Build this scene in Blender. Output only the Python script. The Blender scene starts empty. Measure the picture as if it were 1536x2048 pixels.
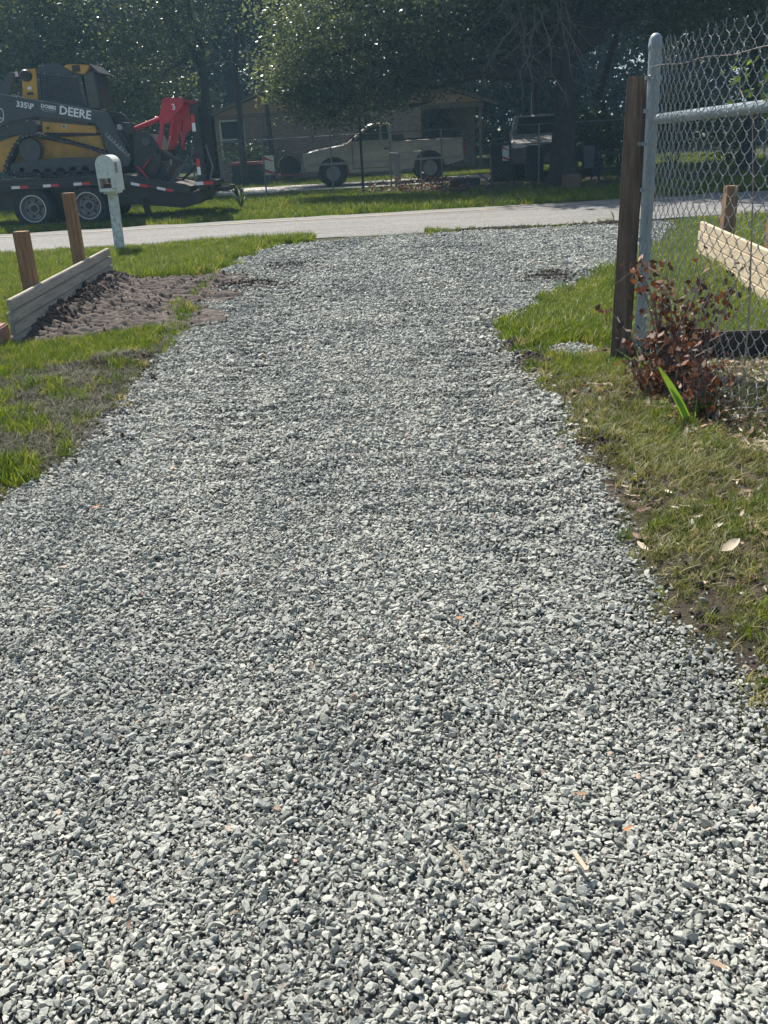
import bpy, bmesh, math, random
import numpy as np
from mathutils import Vector, Matrix

R = math.radians
rng = np.random.default_rng(7)
random.seed(7)
scene = bpy.context.scene
col = scene.collection

# ------------------------------------------------------------------ camera
CAM_H, FPX, PITCH, ROLL = 1.5, 1900.0, R(21.5), R(3.3)
FWD = Vector((0, math.cos(PITCH), -math.sin(PITCH)))
UP0 = Vector((0, math.sin(PITCH), math.cos(PITCH)))
RT0 = Vector((1, 0, 0))
RIGHT = RT0 * math.cos(ROLL) - UP0 * math.sin(ROLL)
UP = UP0 * math.cos(ROLL) + RT0 * math.sin(ROLL)
cam_d = bpy.data.cameras.new('camera')
cam = bpy.data.objects.new('camera', cam_d)
col.objects.link(cam)
cam_d.sensor_fit = 'VERTICAL'
cam_d.sensor_height = 24.0
cam_d.lens = FPX / 2048.0 * 24.0
cam_d.clip_start, cam_d.clip_end = 0.05, 1500
cam.matrix_world = Matrix(((RIGHT.x, UP.x, -FWD.x, 0), (RIGHT.y, UP.y, -FWD.y, 0), (RIGHT.z, UP.z, -FWD.z, CAM_H), (0, 0, 0, 1)))
scene.camera = cam

# ------------------------------------------------------------------ sky, sun, exposure
SUN_EL, SUN_AZ = R(54), R(-24)          # azimuth measured from +Y towards +X: ahead and to the left
world = bpy.data.worlds.new('World')
scene.world = world
world.use_nodes = True
wn, wl = world.node_tree.nodes, world.node_tree.links
sky = wn.new('ShaderNodeTexSky')
sky.sky_type = 'NISHITA'
sky.sun_disc = False
sky.sun_elevation = SUN_EL
sky.sun_rotation = SUN_AZ
sky.dust_density = 1.5
wl.new(sky.outputs[0], wn['Background'].inputs[0])
wn['Background'].inputs[1].default_value = 0.085
sd = bpy.data.lights.new('sun', 'SUN')
sd.energy = 4.6
sd.angle = R(0.53)
sd.color = (1.0, 0.955, 0.87)
sun = bpy.data.objects.new('sun', sd)
col.objects.link(sun)
sv = Vector((math.sin(SUN_AZ) * math.cos(SUN_EL), math.cos(SUN_AZ) * math.cos(SUN_EL), math.sin(SUN_EL)))
sun.rotation_euler = sv.to_track_quat('Z', 'Y').to_euler()
sun.location = sv * 50
vs = scene.view_settings
vs.view_transform = 'Standard'
vs.look = 'None'
vs.exposure = 0.85
vs.gamma = 1.0
vs.use_curve_mapping = False
scene.cycles.max_bounces = 5
scene.cycles.diffuse_bounces = 3
scene.cycles.transparent_max_bounces = 8
scene.cycles.volume_bounces = 0
scene.cycles.use_denoising = True
scene.cycles.use_adaptive_sampling = True
scene.cycles.adaptive_threshold = 0.025

# ------------------------------------------------------------------ helpers
def P(u, v, Y):
    """photo measurement -> point on the upright plane at distance Y"""
    d = FWD + RIGHT * ((u - 768) / FPX) - UP * ((v - 1024) / FPX)
    t = Y / d.y
    return (d.x * t, Y, CAM_H + d.z * t)

def XZ(pts, Y):
    return [(P(u, v, Y)[0], P(u, v, Y)[2]) for u, v in pts]

def _hash(ix, iy, s):
    n = (ix * 374761393 + iy * 668265263 + s * 974634541) & 0xFFFFFFFF
    n = ((n ^ (n >> 13)) * 1274126177) & 0xFFFFFFFF
    return ((n ^ (n >> 16)) & 0xFFFF) / 65535.0

def vnoise(x, y, s=0):
    x = np.asarray(x, float); y = np.asarray(y, float)
    ix = np.floor(x).astype(np.int64); iy = np.floor(y).astype(np.int64)
    fx = x - ix; fy = y - iy
    fx = fx * fx * (3 - 2 * fx); fy = fy * fy * (3 - 2 * fy)
    a = _hash(ix, iy, s); b = _hash(ix + 1, iy, s); c = _hash(ix, iy + 1, s); d = _hash(ix + 1, iy + 1, s)
    return (a * (1 - fx) + b * fx) * (1 - fy) + (c * (1 - fx) + d * fx) * fy

def fbm(x, y, s=0, o=3):
    t = 0; a = 1; n = 0
    for i in range(o):
        t = t + a * vnoise(np.asarray(x) * 2 ** i, np.asarray(y) * 2 ** i, s + i); n += a; a *= .5
    return t / n

def smooth(e0, e1, x):
    t = np.clip((x - e0) / (e1 - e0), 0, 1)
    return t * t * (3 - 2 * t)

def tag(o, label=None, cat=None, group=None, kind=None):
    if label: o['label'] = label
    if cat: o['category'] = cat
    if group: o['group'] = group
    if kind: o['kind'] = kind
    return o

def empty(name, loc, label, cat, group=None, rz=0):
    o = bpy.data.objects.new(name, None)
    o.empty_display_size = .1
    col.objects.link(o)
    o.location = loc
    o.rotation_euler = (0, 0, rz)
    return tag(o, label, cat, group)

def link_mesh(name, me, m, parent=None, local=False):
    o = bpy.data.objects.new(name, me)
    col.objects.link(o)
    if m is not None and not me.materials: me.materials.append(m)
    if parent is not None:
        o.parent = parent
        if not local:
            w = Vector((0, 0, 0)); p = parent
            while p is not None:
                w += Vector(p.location); p = p.parent
            o.location = -w
    return o

class MB:
    def __init__(s): s.v = []; s.f = []
    def add(s, v, f):
        n = len(s.v); s.v += [tuple(p) for p in v]; s.f += [tuple(i + n for i in q) for q in f]; return s
    def box(s, c, d, rz=0, ry=0, rx=0):
        M = Matrix.Rotation(rz, 3, 'Z') @ Matrix.Rotation(ry, 3, 'Y') @ Matrix.Rotation(rx, 3, 'X')
        v = [Vector(c) + M @ Vector((x * d[0] / 2, y * d[1] / 2, z * d[2] / 2)) for x in (-1, 1) for y in (-1, 1) for z in (-1, 1)]
        return s.add(v, [(0, 1, 3, 2), (4, 6, 7, 5), (0, 4, 5, 1), (2, 3, 7, 6), (0, 2, 6, 4), (1, 5, 7, 3)])
    def bar(s, p, q, w, h, up=(0, 0, 1)):
        p, q = Vector(p), Vector(q); d = (q - p).normalized(); u = Vector(up)
        a = d.cross(u)
        if a.length < 1e-3: a = d.cross(Vector((0, 1, 0)))
        a.normalize(); b = a.cross(d)
        v = [e + a * (x * w / 2) + b * (y * h / 2) for e in (p, q) for x, y in ((-1, -1), (1, -1), (1, 1), (-1, 1))]
        return s.add(v, [(3, 2, 1, 0), (4, 5, 6, 7), (0, 1, 5, 4), (1, 2, 6, 5), (2, 3, 7, 6), (3, 0, 4, 7)])
    def tube(s, path, r, n=8, caps=True):
        path = [Vector(p) for p in path]
        rs = r if isinstance(r, (list, tuple)) else [r] * len(path)
        rings = []; a = None
        for i, p in enumerate(path):
            d = (path[min(i + 1, len(path) - 1)] - path[max(i - 1, 0)]).normalized()
            if a is None:
                a = d.cross(Vector((0, 0, 1)))
                if a.length < .05: a = d.cross(Vector((0, 1, 0)))
            a = (a - d * a.dot(d)).normalized(); b = d.cross(a)
            rings.append([p + (a * math.cos(t) + b * math.sin(t)) * rs[i] for t in [2 * math.pi * k / n for k in range(n)]])
        v = [q for g in rings for q in g]; f = []
        for i in range(len(path) - 1):
            for k in range(n):
                f.append((i * n + k, i * n + (k + 1) % n, (i + 1) * n + (k + 1) % n, (i + 1) * n + k))
        if caps: f += [tuple(range(n))[::-1], tuple((len(path) - 1) * n + k for k in range(n))]
        return s.add(v, f)
    def prism(s, poly, y0, y1, shrink=0.0):
        """polygon in x,z pushed from y0 to y1; shrink pulls both end caps in"""
        n = len(poly)
        cx = sum(p[0] for p in poly) / n; cz = sum(p[1] for p in poly) / n
        def ring(y, k): return [(cx + (x - cx) * k, y, cz + (z - cz) * k) for x, z in poly]
        if shrink:
            e = (y1 - y0) * .06
            rs = [ring(y0, 1 - shrink), ring(y0 + e, 1), ring(y1 - e, 1), ring(y1, 1 - shrink)]
        else: rs = [ring(y0, 1), ring(y1, 1)]
        v = [p for r_ in rs for p in r_]; f = [tuple(range(n)), tuple((len(rs) - 1) * n + i for i in range(n))[::-1]]
        for j in range(len(rs) - 1):
            for i in range(n): f.append((j * n + i, (j + 1) * n + i, (j + 1) * n + (i + 1) % n, j * n + (i + 1) % n))
        return s.add(v, f)
    def lathe(s, prof, c, axis='Y', n=24, caps=(True, True)):
        """profile of (radius, offset along axis)"""
        c = Vector(c); v = []; f = []
        for r, o in prof:
            for k in range(n):
                t = 2 * math.pi * k / n
                q = (r * math.cos(t), o, r * math.sin(t)) if axis == 'Y' else ((r * math.cos(t), r * math.sin(t), o) if axis == 'Z' else (o, r * math.cos(t), r * math.sin(t)))
                v.append(c + Vector(q))
        for i in range(len(prof) - 1):
            for k in range(n): f.append((i * n + k, i * n + (k + 1) % n, (i + 1) * n + (k + 1) % n, (i + 1) * n + k))
        if caps[0]: f.append(tuple(range(n)))
        if caps[1]: f.append(tuple((len(prof) - 1) * n + k for k in range(n)))
        return s.add(v, f)
    def ball(s, c, r, n=10, sq=(1, 1, 1)):
        prof = [(max(1e-4, math.sin(math.pi * i / n)) * r, -math.cos(math.pi * i / n) * r) for i in range(n + 1)]
        t = MB().lathe(prof, (0, 0, 0), 'Z', n)
        return s.add([(c[0] + p[0] * sq[0], c[1] + p[1] * sq[1], c[2] + p[2] * sq[2]) for p in t.v], t.f)
    def mesh(s, name):
        me = bpy.data.meshes.new(name); me.from_pydata(s.v, [], s.f)
        bm = bmesh.new(); bm.from_mesh(me); bmesh.ops.recalc_face_normals(bm, faces=bm.faces[:]); bm.to_mesh(me); bm.free()
        return me
    def build(s, name, m, parent=None, bevel=0, smooth=False, local=False, seg=2):
        me = s.mesh(name)
        if bevel:
            bm = bmesh.new(); bm.from_mesh(me)
            es = [e for e in bm.edges if len(e.link_faces) == 2 and e.calc_face_angle(0) > .5]
            try: bmesh.ops.bevel(bm, geom=es, offset=bevel, segments=seg, affect='EDGES', clamp_overlap=True)
            except Exception: pass
            bm.to_mesh(me); bm.free()
        if smooth:
            bm = bmesh.new(); bm.from_mesh(me)
            for f in bm.faces: f.smooth = True
            for e in bm.edges:
                if len(e.link_faces) == 2 and e.calc_face_angle(0) > .7: e.smooth = False
            bm.to_mesh(me); bm.free()
        return link_mesh(name, me, m, parent, local)

def raw_mesh(name, v, f, attr=None, dom='FACE'):
    """numpy verts (N,3) and faces (M,k) all of k corners"""
    me = bpy.data.meshes.new(name)
    v = np.asarray(v, np.float32); f = np.asarray(f, np.int32); k = f.shape[1]
    me.vertices.add(len(v)); me.vertices.foreach_set('co', v.ravel())
    me.loops.add(f.size); me.loops.foreach_set('vertex_index', f.ravel())
    me.polygons.add(len(f)); me.polygons.foreach_set('loop_start', np.arange(0, f.size, k, dtype=np.int32))
    if attr:
        for n, a in attr.items():
            t = me.attributes.new(n, 'FLOAT', dom); t.data.foreach_set('value', np.asarray(a, np.float32))
    me.update(calc_edges=True); me.validate()
    return me

# ------------------------------------------------------------------ materials
def nd(nt, t, **kw):
    n = nt.nodes.new(t)
    for k, v in kw.items():
        if k in n.inputs: n.inputs[k].default_value = v
        else: setattr(n, k, v)
    return n

def ramp(nt, fac, stops):
    r = nt.nodes.new('ShaderNodeValToRGB')
    el = r.color_ramp.elements
    while len(el) < len(stops): el.new(.5)
    for e, (p, c) in zip(el, stops):
        e.position = p; e.color = (*c, 1)
    nt.links.new(fac, r.inputs[0])
    return r.outputs[0]

def new_mat(name):
    m = bpy.data.materials.new(name); m.use_nodes = True
    nt = m.node_tree
    return m, nt, nt.nodes['Principled BSDF']

def mul(c, k): return tuple(min(1, x * k) for x in c)

def mat(name, c, rough=.6, metal=0, var=.18, scale=6, bump=.0, bscale=60, dirt=None, damt=.5, dscale=3, spec=.5, stretch=None, coat=0):
    m, nt, b = new_mat(name)
    tc = nd(nt, 'ShaderNodeTexCoord'); co = tc.outputs['Object']
    if stretch:
        mp = nd(nt, 'ShaderNodeMapping'); mp.inputs['Scale'].default_value = stretch
        nt.links.new(co, mp.inputs[0]); co = mp.outputs[0]
    n1 = nd(nt, 'ShaderNodeTexNoise', Scale=scale, Detail=6.0, Roughness=.65); nt.links.new(co, n1.inputs['Vector'])
    out = ramp(nt, n1.outputs[0], [(.3, mul(c, 1 - var)), (.7, mul(c, 1 + var))])
    if dirt:
        n2 = nd(nt, 'ShaderNodeTexNoise', Scale=dscale, Detail=8.0, Roughness=.7); nt.links.new(co, n2.inputs['Vector'])
        r2 = nt.nodes.new('ShaderNodeMapRange'); r2.inputs[1].default_value = .45; r2.inputs[2].default_value = .72; r2.inputs[4].default_value = damt
        nt.links.new(n2.outputs[0], r2.inputs[0])
        mx = nd(nt, 'ShaderNodeMixRGB'); nt.links.new(r2.outputs[0], mx.inputs[0]); nt.links.new(out, mx.inputs[1]); mx.inputs[2].default_value = (*dirt, 1)
        out = mx.outputs[0]
    nt.links.new(out, b.inputs['Base Color'])
    b.inputs['Roughness'].default_value = rough; b.inputs['Metallic'].default_value = metal
    b.inputs['Specular IOR Level'].default_value = spec
    if coat: b.inputs['Coat Weight'].default_value = coat
    if bump:
        n3 = nd(nt, 'ShaderNodeTexNoise', Scale=bscale, Detail=6.0, Roughness=.7); nt.links.new(co, n3.inputs['Vector'])
        bp = nd(nt, 'ShaderNodeBump', Strength=bump, Distance=.01); nt.links.new(n3.outputs[0], bp.inputs['Height'])
        nt.links.new(bp.outputs[0], b.inputs['Normal'])
    return m

def leaf_mat(name, stops, trans=.4, rough=.4, attr='rnd', inst=False, spec=.5, tcol=None):
    m, nt, b = new_mat(name)
    if inst:
        oi = nd(nt, 'ShaderNodeObjectInfo'); fac = oi.outputs['Random']
    else:
        a = nd(nt, 'ShaderNodeAttribute'); a.attribute_name = attr; fac = a.outputs['Fac']
    c = ramp(nt, fac, stops)
    nt.links.new(c, b.inputs['Base Color'])
    b.inputs['Roughness'].default_value = rough
    b.inputs['Specular IOR Level'].default_value = spec
    tr = nd(nt, 'ShaderNodeBsdfTranslucent')
    hs = nd(nt, 'ShaderNodeMixRGB', blend_type='MULTIPLY'); hs.inputs[0].default_value = 1.0
    nt.links.new(c, hs.inputs[1]); hs.inputs[2].default_value = (*(tcol or (1.0, 1.0, .55)), 1)
    br = nd(nt, 'ShaderNodeBrightContrast'); nt.links.new(hs.outputs[0], tr.inputs['Color'])
    mx = nd(nt, 'ShaderNodeMixShader'); mx.inputs[0].default_value = trans
    nt.links.new(b.outputs[0], mx.inputs[1]); nt.links.new(tr.outputs[0], mx.inputs[2])
    nt.links.new(mx.outputs[0], nt.nodes['Material Output'].inputs['Surface'])
    return m

M = {}
M['black'] = mat('black_steel', (.012, .013, .015), .45, dirt=(.05, .045, .04), damt=.35, dscale=2.5)
M['rubber'] = mat('tyre_rubber', (.022, .022, .022), .85, dirt=(.08, .072, .06), damt=.4, dscale=5)
M['deckwood'] = mat('deck_wood', (.09, .075, .06), .8)
M['tread'] = mat('track_rubber', (.03, .029, .028), .85, dirt=(.12, .10, .08), damt=.6, dscale=6)
M['charcoal'] = mat('charcoal_paint', (.045, .052, .058), .42, dirt=(.11, .10, .085), damt=.25, dscale=2)
M['yellow'] = mat('yellow_paint', (.58, .31, .035), .42, dirt=(.22, .15, .08), damt=.4, dscale=2.5)
M['redpaint'] = mat('red_paint', (.50, .025, .045), .45, dirt=(.20, .06, .05), damt=.4, dscale=4)
M['silver'] = mat('silver_metal', (.42, .42, .42), .35, metal=.7, dirt=(.25, .22, .18), damt=.4)
M['glass'] = mat('dark_glass', (.035, .042, .042), .10, spec=.5, var=.05)
M['white'] = mat('white_vinyl', (.78, .78, .76), .5, var=.05)
M['redtape'] = mat('red_tape', (.52, .03, .03), .4, var=.08)
M['steel'] = mat('galvanised_paint', (.29, .335, .35), .4, metal=.1, var=.08, dirt=(.20, .21, .21), damt=.25, dscale=5)
M['wire'] = mat('galvanised_wire', (.31, .33, .33), .4, metal=.5, dirt=(.10, .09, .08), damt=.5, dscale=9)
M['rustwire'] = mat('rusty_wire', (.19, .155, .13), .6, metal=.4)
M['farwire'] = mat('old_fence_wire', (.16, .17, .17), .5, metal=.4)
M['farpost'] = mat('old_fence_post', (.20, .215, .21), .5, metal=.4, dirt=(.10, .07, .05), damt=.5)
M['oldwood'] = mat('weathered_post', (.165, .12, .088), .85, var=.6, scale=4, stretch=(9, 9, .7), bump=.5, bscale=14, dirt=(.07, .05, .04), damt=.5)
M['newpost'] = mat('treated_post', (.285, .155, .075), .75, var=.45, scale=4, stretch=(9, 9, .7), bump=.3, bscale=14, dirt=(.17, .10, .05), damt=.5)
M['greyboard'] = mat('weathered_board', (.40, .355, .29), .85, var=.45, scale=4, stretch=(9, .6, 9), bump=.5, bscale=14, dirt=(.20, .165, .125), damt=.65, dscale=2)
M['creamboard'] = mat('pale_board', (.62, .50, .34), .75, var=.28, scale=4, stretch=(9, .6, 9), bump=.3, bscale=14, dirt=(.42, .30, .17), damt=.5, dscale=1.6)
M['rotten'] = mat('rotten_timber', (.05, .038, .03), .9, var=.4, scale=10, bump=.8, bscale=30)
M['block'] = mat('red_concrete_block', (.26, .15, .12), .9, var=.3, scale=30, bump=.4)
M['concrete'] = mat('concrete_lump', (.36, .35, .32), .9, var=.25, scale=14, bump=.5)
M['mailbox'] = mat('mildewed_plastic', (.74, .75, .70), .5, var=.08, scale=5, dirt=(.34, .35, .29), damt=.6, dscale=22)
M['mailpost'] = mat('peeling_white_paint', (.70, .72, .69), .7, var=.08, dirt=(.11, .11, .10), damt=.85, dscale=11, bump=.3, bscale=30)
M['bark'] = mat('oak_bark', (.05, .042, .035), .9, var=.4, scale=5, stretch=(3, 3, .8), bump=.9, bscale=8)
M['deadtwig'] = mat('dead_twig', (.17, .15, .13), .9)
M['truckpaint'] = mat('dusty_beige_paint', (.33, .29, .215), .32, var=.1, scale=3, dirt=(.19, .155, .11), damt=.65, dscale=1.4, coat=.3)
M['truckpaint2'] = mat('dull_white_paint', (.20, .20, .19), .4, dirt=(.25, .22, .2), damt=.4)
M['bin'] = mat('bin_plastic', (.02, .023, .023), .5, var=.15)
M['roof'] = mat('roof_shingle', (.10, .085, .075), .9, var=.3, scale=20)
M['siding'] = mat('gable_siding', (.56, .36, .26), .8, var=.1)
M['trim'] = mat('house_trim', (.24, .19, .15), .7)
M['pink'] = mat('faded_red_paint', (.30, .10, .09), .6)
M['darkjunk'] = mat('dark_junk', (.03, .03, .03), .7)
M['cardboard'] = mat('brown_box', (.16, .10, .065), .85)
M['bonegrey'] = mat('grey_pipe', (.24, .235, .22), .6)
M['pvc'] = mat('white_pvc', (.74, .73, .69), .5, var=.1, dirt=(.4, .36, .3), damt=.5, dscale=12)

def brick_mat():
    m, nt, b = new_mat('house_brick')
    tc = nd(nt, 'ShaderNodeTexCoord'); mp = nd(nt, 'ShaderNodeMapping'); mp.inputs['Rotation'].default_value = (R(90), 0, 0)
    nt.links.new(tc.outputs['Object'], mp.inputs[0])
    br = nd(nt, 'ShaderNodeTexBrick', Scale=1.0); br.inputs['Brick Width'].default_value = .22; br.inputs['Row Height'].default_value = .085
    br.inputs['Mortar Size'].default_value = .010
    br.inputs['Color1'].default_value = (.42, .29, .24, 1); br.inputs['Color2'].default_value = (.32, .20, .165, 1); br.inputs['Mortar'].default_value = (.36, .33, .30, 1)
    nt.links.new(mp.outputs[0], br.inputs['Vector']); nt.links.new(br.outputs['Color'], b.inputs['Base Color'])
    bp = nd(nt, 'ShaderNodeBump', Strength=.6, Distance=.01, invert=True); nt.links.new(br.outputs['Fac'], bp.inputs['Height']); nt.links.new(bp.outputs[0], b.inputs['Normal'])
    b.inputs['Roughness'].default_value = .9
    return m
M['brick'] = brick_mat()

def ground_mat():
    m, nt, b = new_mat('lawn_and_soil')
    g = nd(nt, 'ShaderNodeNewGeometry')
    def noise(s, d=8.0, r=.7):
        n = nd(nt, 'ShaderNodeTexNoise', Scale=s, Detail=d, Roughness=r); nt.links.new(g.outputs['Position'], n.inputs['Vector']); return n.outputs[0]
    green = ramp(nt, noise(5), [(.3, (.035, .048, .014)), (.55, (.06, .085, .02)), (.75, (.10, .105, .035))])
    soil = ramp(nt, noise(9), [(.3, (.065, .048, .038)), (.55, (.135, .104, .084)), (.75, (.235, .187, .15))])
    a = nd(nt, 'ShaderNodeAttribute'); a.attribute_name = 'bare'
    mx = nd(nt, 'ShaderNodeMixRGB'); nt.links.new(a.outputs['Fac'], mx.inputs[0]); nt.links.new(green, mx.inputs[1]); nt.links.new(soil, mx.inputs[2])
    nt.links.new(mx.outputs[0], b.inputs['Base Color']); b.inputs['Roughness'].default_value = .95; b.inputs['Specular IOR Level'].default_value = .15
    bp = nd(nt, 'ShaderNodeBump', Strength=1.0, Distance=.05); nt.links.new(noise(46), bp.inputs['Height']); nt.links.new(bp.outputs[0], b.inputs['Normal'])
    return m
M['ground'] = ground_mat()

def road_mat():
    m, nt, b = new_mat('old_asphalt')
    g = nd(nt, 'ShaderNodeNewGeometry')
    def noise(s, d=6.0, vec=None):
        n = nd(nt, 'ShaderNodeTexNoise', Scale=s, Detail=d, Roughness=.7); nt.links.new(vec or g.outputs['Position'], n.inputs['Vector']); return n.outputs[0]
    mp = nd(nt, 'ShaderNodeMapping'); mp.inputs['Scale'].default_value = (.12, 1.2, 1); nt.links.new(g.outputs['Position'], mp.inputs[0])
    c1 = ramp(nt, noise(2.2, 6, mp.outputs[0]), [(.28, (.13, .124, .117)), (.5, (.19, .18, .166)), (.72, (.235, .222, .202))])
    vo = nd(nt, 'ShaderNodeTexVoronoi', Scale=38.0); nt.links.new(g.outputs['Position'], vo.inputs['Vector'])
    sp = ramp(nt, vo.outputs['Color'], [(.2, (.72, .72, .72)), (.8, (1.2, 1.2, 1.2))])
    mx = nd(nt, 'ShaderNodeMixRGB', blend_type='MULTIPLY'); mx.inputs[0].default_value = 1; nt.links.new(c1, mx.inputs[1]); nt.links.new(sp, mx.inputs[2])
    nt.links.new(mx.outputs[0], b.inputs['Base Color']); b.inputs['Roughness'].default_value = .9
    bp = nd(nt, 'ShaderNodeBump', Strength=.5, Distance=.01); nt.links.new(vo.outputs['Distance'], bp.inputs['Height']); nt.links.new(bp.outputs[0], b.inputs['Normal'])
    return m
M['road'] = road_mat()

def stone_mat():
    m, nt, b = new_mat('crushed_granite')
    oi = nd(nt, 'ShaderNodeObjectInfo'); tc = nd(nt, 'ShaderNodeTexCoord')
    c = ramp(nt, oi.outputs['Random'], [(0, (.245, .252, .225)), (.25, (.335, .342, .305)), (.6, (.41, .413, .37)), (.9, (.49, .488, .437)), (.985, (.55, .52, .455)), (1.0, (.42, .30, .225))])
    n = nd(nt, 'ShaderNodeTexNoise', Scale=2.6, Detail=5.0, Roughness=.75); nt.links.new(tc.outputs['Object'], n.inputs['Vector'])
    sp = ramp(nt, n.outputs[0], [(.3, (.74, .75, .75)), (.5, (1, 1, 1)), (.72, (1.2, 1.2, 1.18))])
    mx = nd(nt, 'ShaderNodeMixRGB', blend_type='MULTIPLY'); mx.inputs[0].default_value = 1; nt.links.new(c, mx.inputs[1]); nt.links.new(sp, mx.inputs[2])
    # dusty stone lies in patches among clean stone
    mp = nd(nt, 'ShaderNodeMapping'); mp.inputs['Scale'].default_value = (1.3, .55, 1); nt.links.new(oi.outputs['Location'], mp.inputs[0])
    dn = nd(nt, 'ShaderNodeTexNoise', Scale=1.0, Detail=4.0, Roughness=.65); nt.links.new(mp.outputs[0], dn.inputs['Vector'])
    dc = ramp(nt, dn.outputs[0], [(.36, (.80, .81, .81)), (.62, (1.12, 1.11, 1.08))])
    m2 = nd(nt, 'ShaderNodeMixRGB', blend_type='MULTIPLY'); m2.inputs[0].default_value = 1; nt.links.new(mx.outputs[0], m2.inputs[1]); nt.links.new(dc, m2.inputs[2])
    nt.links.new(m2.outputs[0], b.inputs['Base Color']); b.inputs['Roughness'].default_value = .75; b.inputs['Specular IOR Level'].default_value = .35
    bp = nd(nt, 'ShaderNodeBump', Strength=.35, Distance=.3); nt.links.new(n.outputs[0], bp.inputs['Height']); nt.links.new(bp.outputs[0], b.inputs['Normal'])
    return m
M['stone'] = stone_mat()
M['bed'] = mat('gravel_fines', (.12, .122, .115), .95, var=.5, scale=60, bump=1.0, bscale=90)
M['soil'] = mat('churned_soil', (.125, .102, .088), .95, var=.55, scale=7, bump=.8, bscale=40, dirt=(.08, .062, .05), damt=.6, dscale=5, spec=.15)
M['clod'] = mat('soil_clod', (.10, .078, .066), .95, var=.4, scale=3, bump=.8, bscale=12, spec=.15)
M['grass'] = leaf_mat('lawn_blades', [(0, (.07, .118, .010)), (.4, (.13, .19, .014)), (.75, (.20, .25, .024)), (.93, (.27, .27, .06)), (1, (.40, .32, .14))], .5, .45, inst=True)
M['drygrass'] = leaf_mat('dry_blades', [(0, (.10, .115, .03)), (.35, (.19, .18, .055)), (.7, (.17, .21, .035)), (1, (.46, .38, .22))], .4, .6, inst=True)
M['mudgrass'] = leaf_mat('muddied_blades', [(0, (.03, .025, .018)), (.35, (.066, .052, .036)), (.6, (.07, .078, .025)), (.8, (.10, .115, .03)), (1, (.26, .225, .16))], .25, .7, inst=True)
M['oakleaf'] = leaf_mat('oak_leaf', [(0, (.052, .076, .036)), (.5, (.082, .108, .052)), (1, (.125, .15, .074))], .48, .36, spec=1.0, tcol=(1.9, 1.75, 1.0))
M['farleaf'] = leaf_mat('forest_leaf', [(0, (.022, .04, .018)), (.5, (.036, .06, .026)), (1, (.06, .09, .035))], .3, .45)
M['bushleaf'] = leaf_mat('shrub_leaf', [(0, (.03, .055, .015)), (.5, (.055, .09, .022)), (1, (.10, .14, .035))], .4, .42)
M['limeleaf'] = leaf_mat('lime_leaf', [(0, (.10, .18, .02)), (1, (.22, .30, .05))], .5, .4)
M['deadleaf'] = leaf_mat('dead_leaf', [(0, (.05, .028, .022)), (.4, (.10, .048, .03)), (.7, (.18, .07, .035)), (.88, (.24, .085, .035)), (1, (.30, .20, .12))], .3, .6, tcol=(1, .7, .5))
M['litter'] = leaf_mat('leaf_litter', [(0, (.13, .08, .05)), (.35, (.30, .20, .13)), (.7, (.50, .40, .29)), (1, (.70, .62, .50))], .2, .7, inst=True, tcol=(1, .8, .6))
M['strap'] = leaf_mat('strap_leaf', [(0, (.16, .28, .03)), (1, (.24, .36, .05))], .6, .35, tcol=(1.3, 1.3, .6))
M['creamleaf'] = mat('cream_leaf', (.42, .34, .24), .7, var=.15, scale=30)
M['orangeleaf'] = mat('orange_leaf', (.42, .20, .10), .7, var=.2, scale=30)
M['twig'] = mat('dry_twig', (.30, .24, .17), .85)

# ------------------------------------------------------------------ shape of the land
def xl(y): return np.interp(y, [0, 3, 4.25, 4.74, 5.81, 7.1, 8.36, 10, 11.6, 13.9, 15.4, 16.2], [-2.1, -1.95, -1.81, -1.68, -1.62, -1.70, -1.64, -1.85, -1.95, -1.75, -1.45, -1.3])
def xr(y): return np.interp(y, [0, 1, 2.09, 2.68, 3.69, 4.68, 5.71, 6.78, 7.27, 8.1, 8.99, 11.71, 13.2, 15.2, 16.2], [1.2, 1.1, .97, .88, .9, .93, 1.0, 1.08, 1.01, 1.12, 1.62, 3.04, 4.08, 4.7, 4.8])
def top_edge(x): return np.interp(x, [-3, -1.4, 0, 1.4, 4.3, 6], [15.45, 15.5, 15.55, 15.7, 15.75, 15.8])
def inside(x, y):
    """signed distance into the gravel drive, with a ragged margin"""
    n = (fbm(x * 2.2, y * 2.2, 31) - .5) * .34 + (vnoise(x * 9, y * 9, 37) - .5) * .10
    far = smooth(3, 11, y)
    d = np.minimum(np.minimum(x - xl(y), xr(y) - x), (top_edge(x) - y) * .8)
    d = np.maximum(d, .2 - np.hypot((x - 1.42), (y - 6.7) * .8))
    return d + n * (.7 + .5 * far)

def blob(x, y, cx, cy, rx, ry): return np.clip(1.35 - np.hypot((x - cx) / rx, (y - cy) / ry), 0, 1)

def tread(x, y):
    """the churned patch by the plank wall"""
    a = smooth(-3.35, -3.2, x) * smooth(-.95, -2.2, x + (fbm(x * 2, y * 2.4, 53) - .5) * .9) * smooth(8.05, 8.5, y + (x + 2.3) * -.25) * smooth(12.5, 12.05, y - (x + 2.3) * .1)
    return a
def mud(x, y):
    a = smooth(-3.6, -2.6, x + (fbm(x * 1.3, y * 1.3, 71) - .5) * 1.3) * smooth(-1.3, -1.65, x) * smooth(3.9, 5.0, y + (fbm(x * 2, y * 2, 74) - .5) * 1.2) * smooth(8.3, 6.9, y - (x + 1.6) * .35)
    return a
LUMPS = [(1.06, 6.25, .17, .42), (1.9, 10.35, .34, .42), (1.04, 4.3, .13, .2), (-1.95, 7.2, .3, .22), (-1.0, 12.6, .4, .3), (-1.3, 11.0, .5, .35), (1.05, 6.9, .14, .2)]
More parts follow.
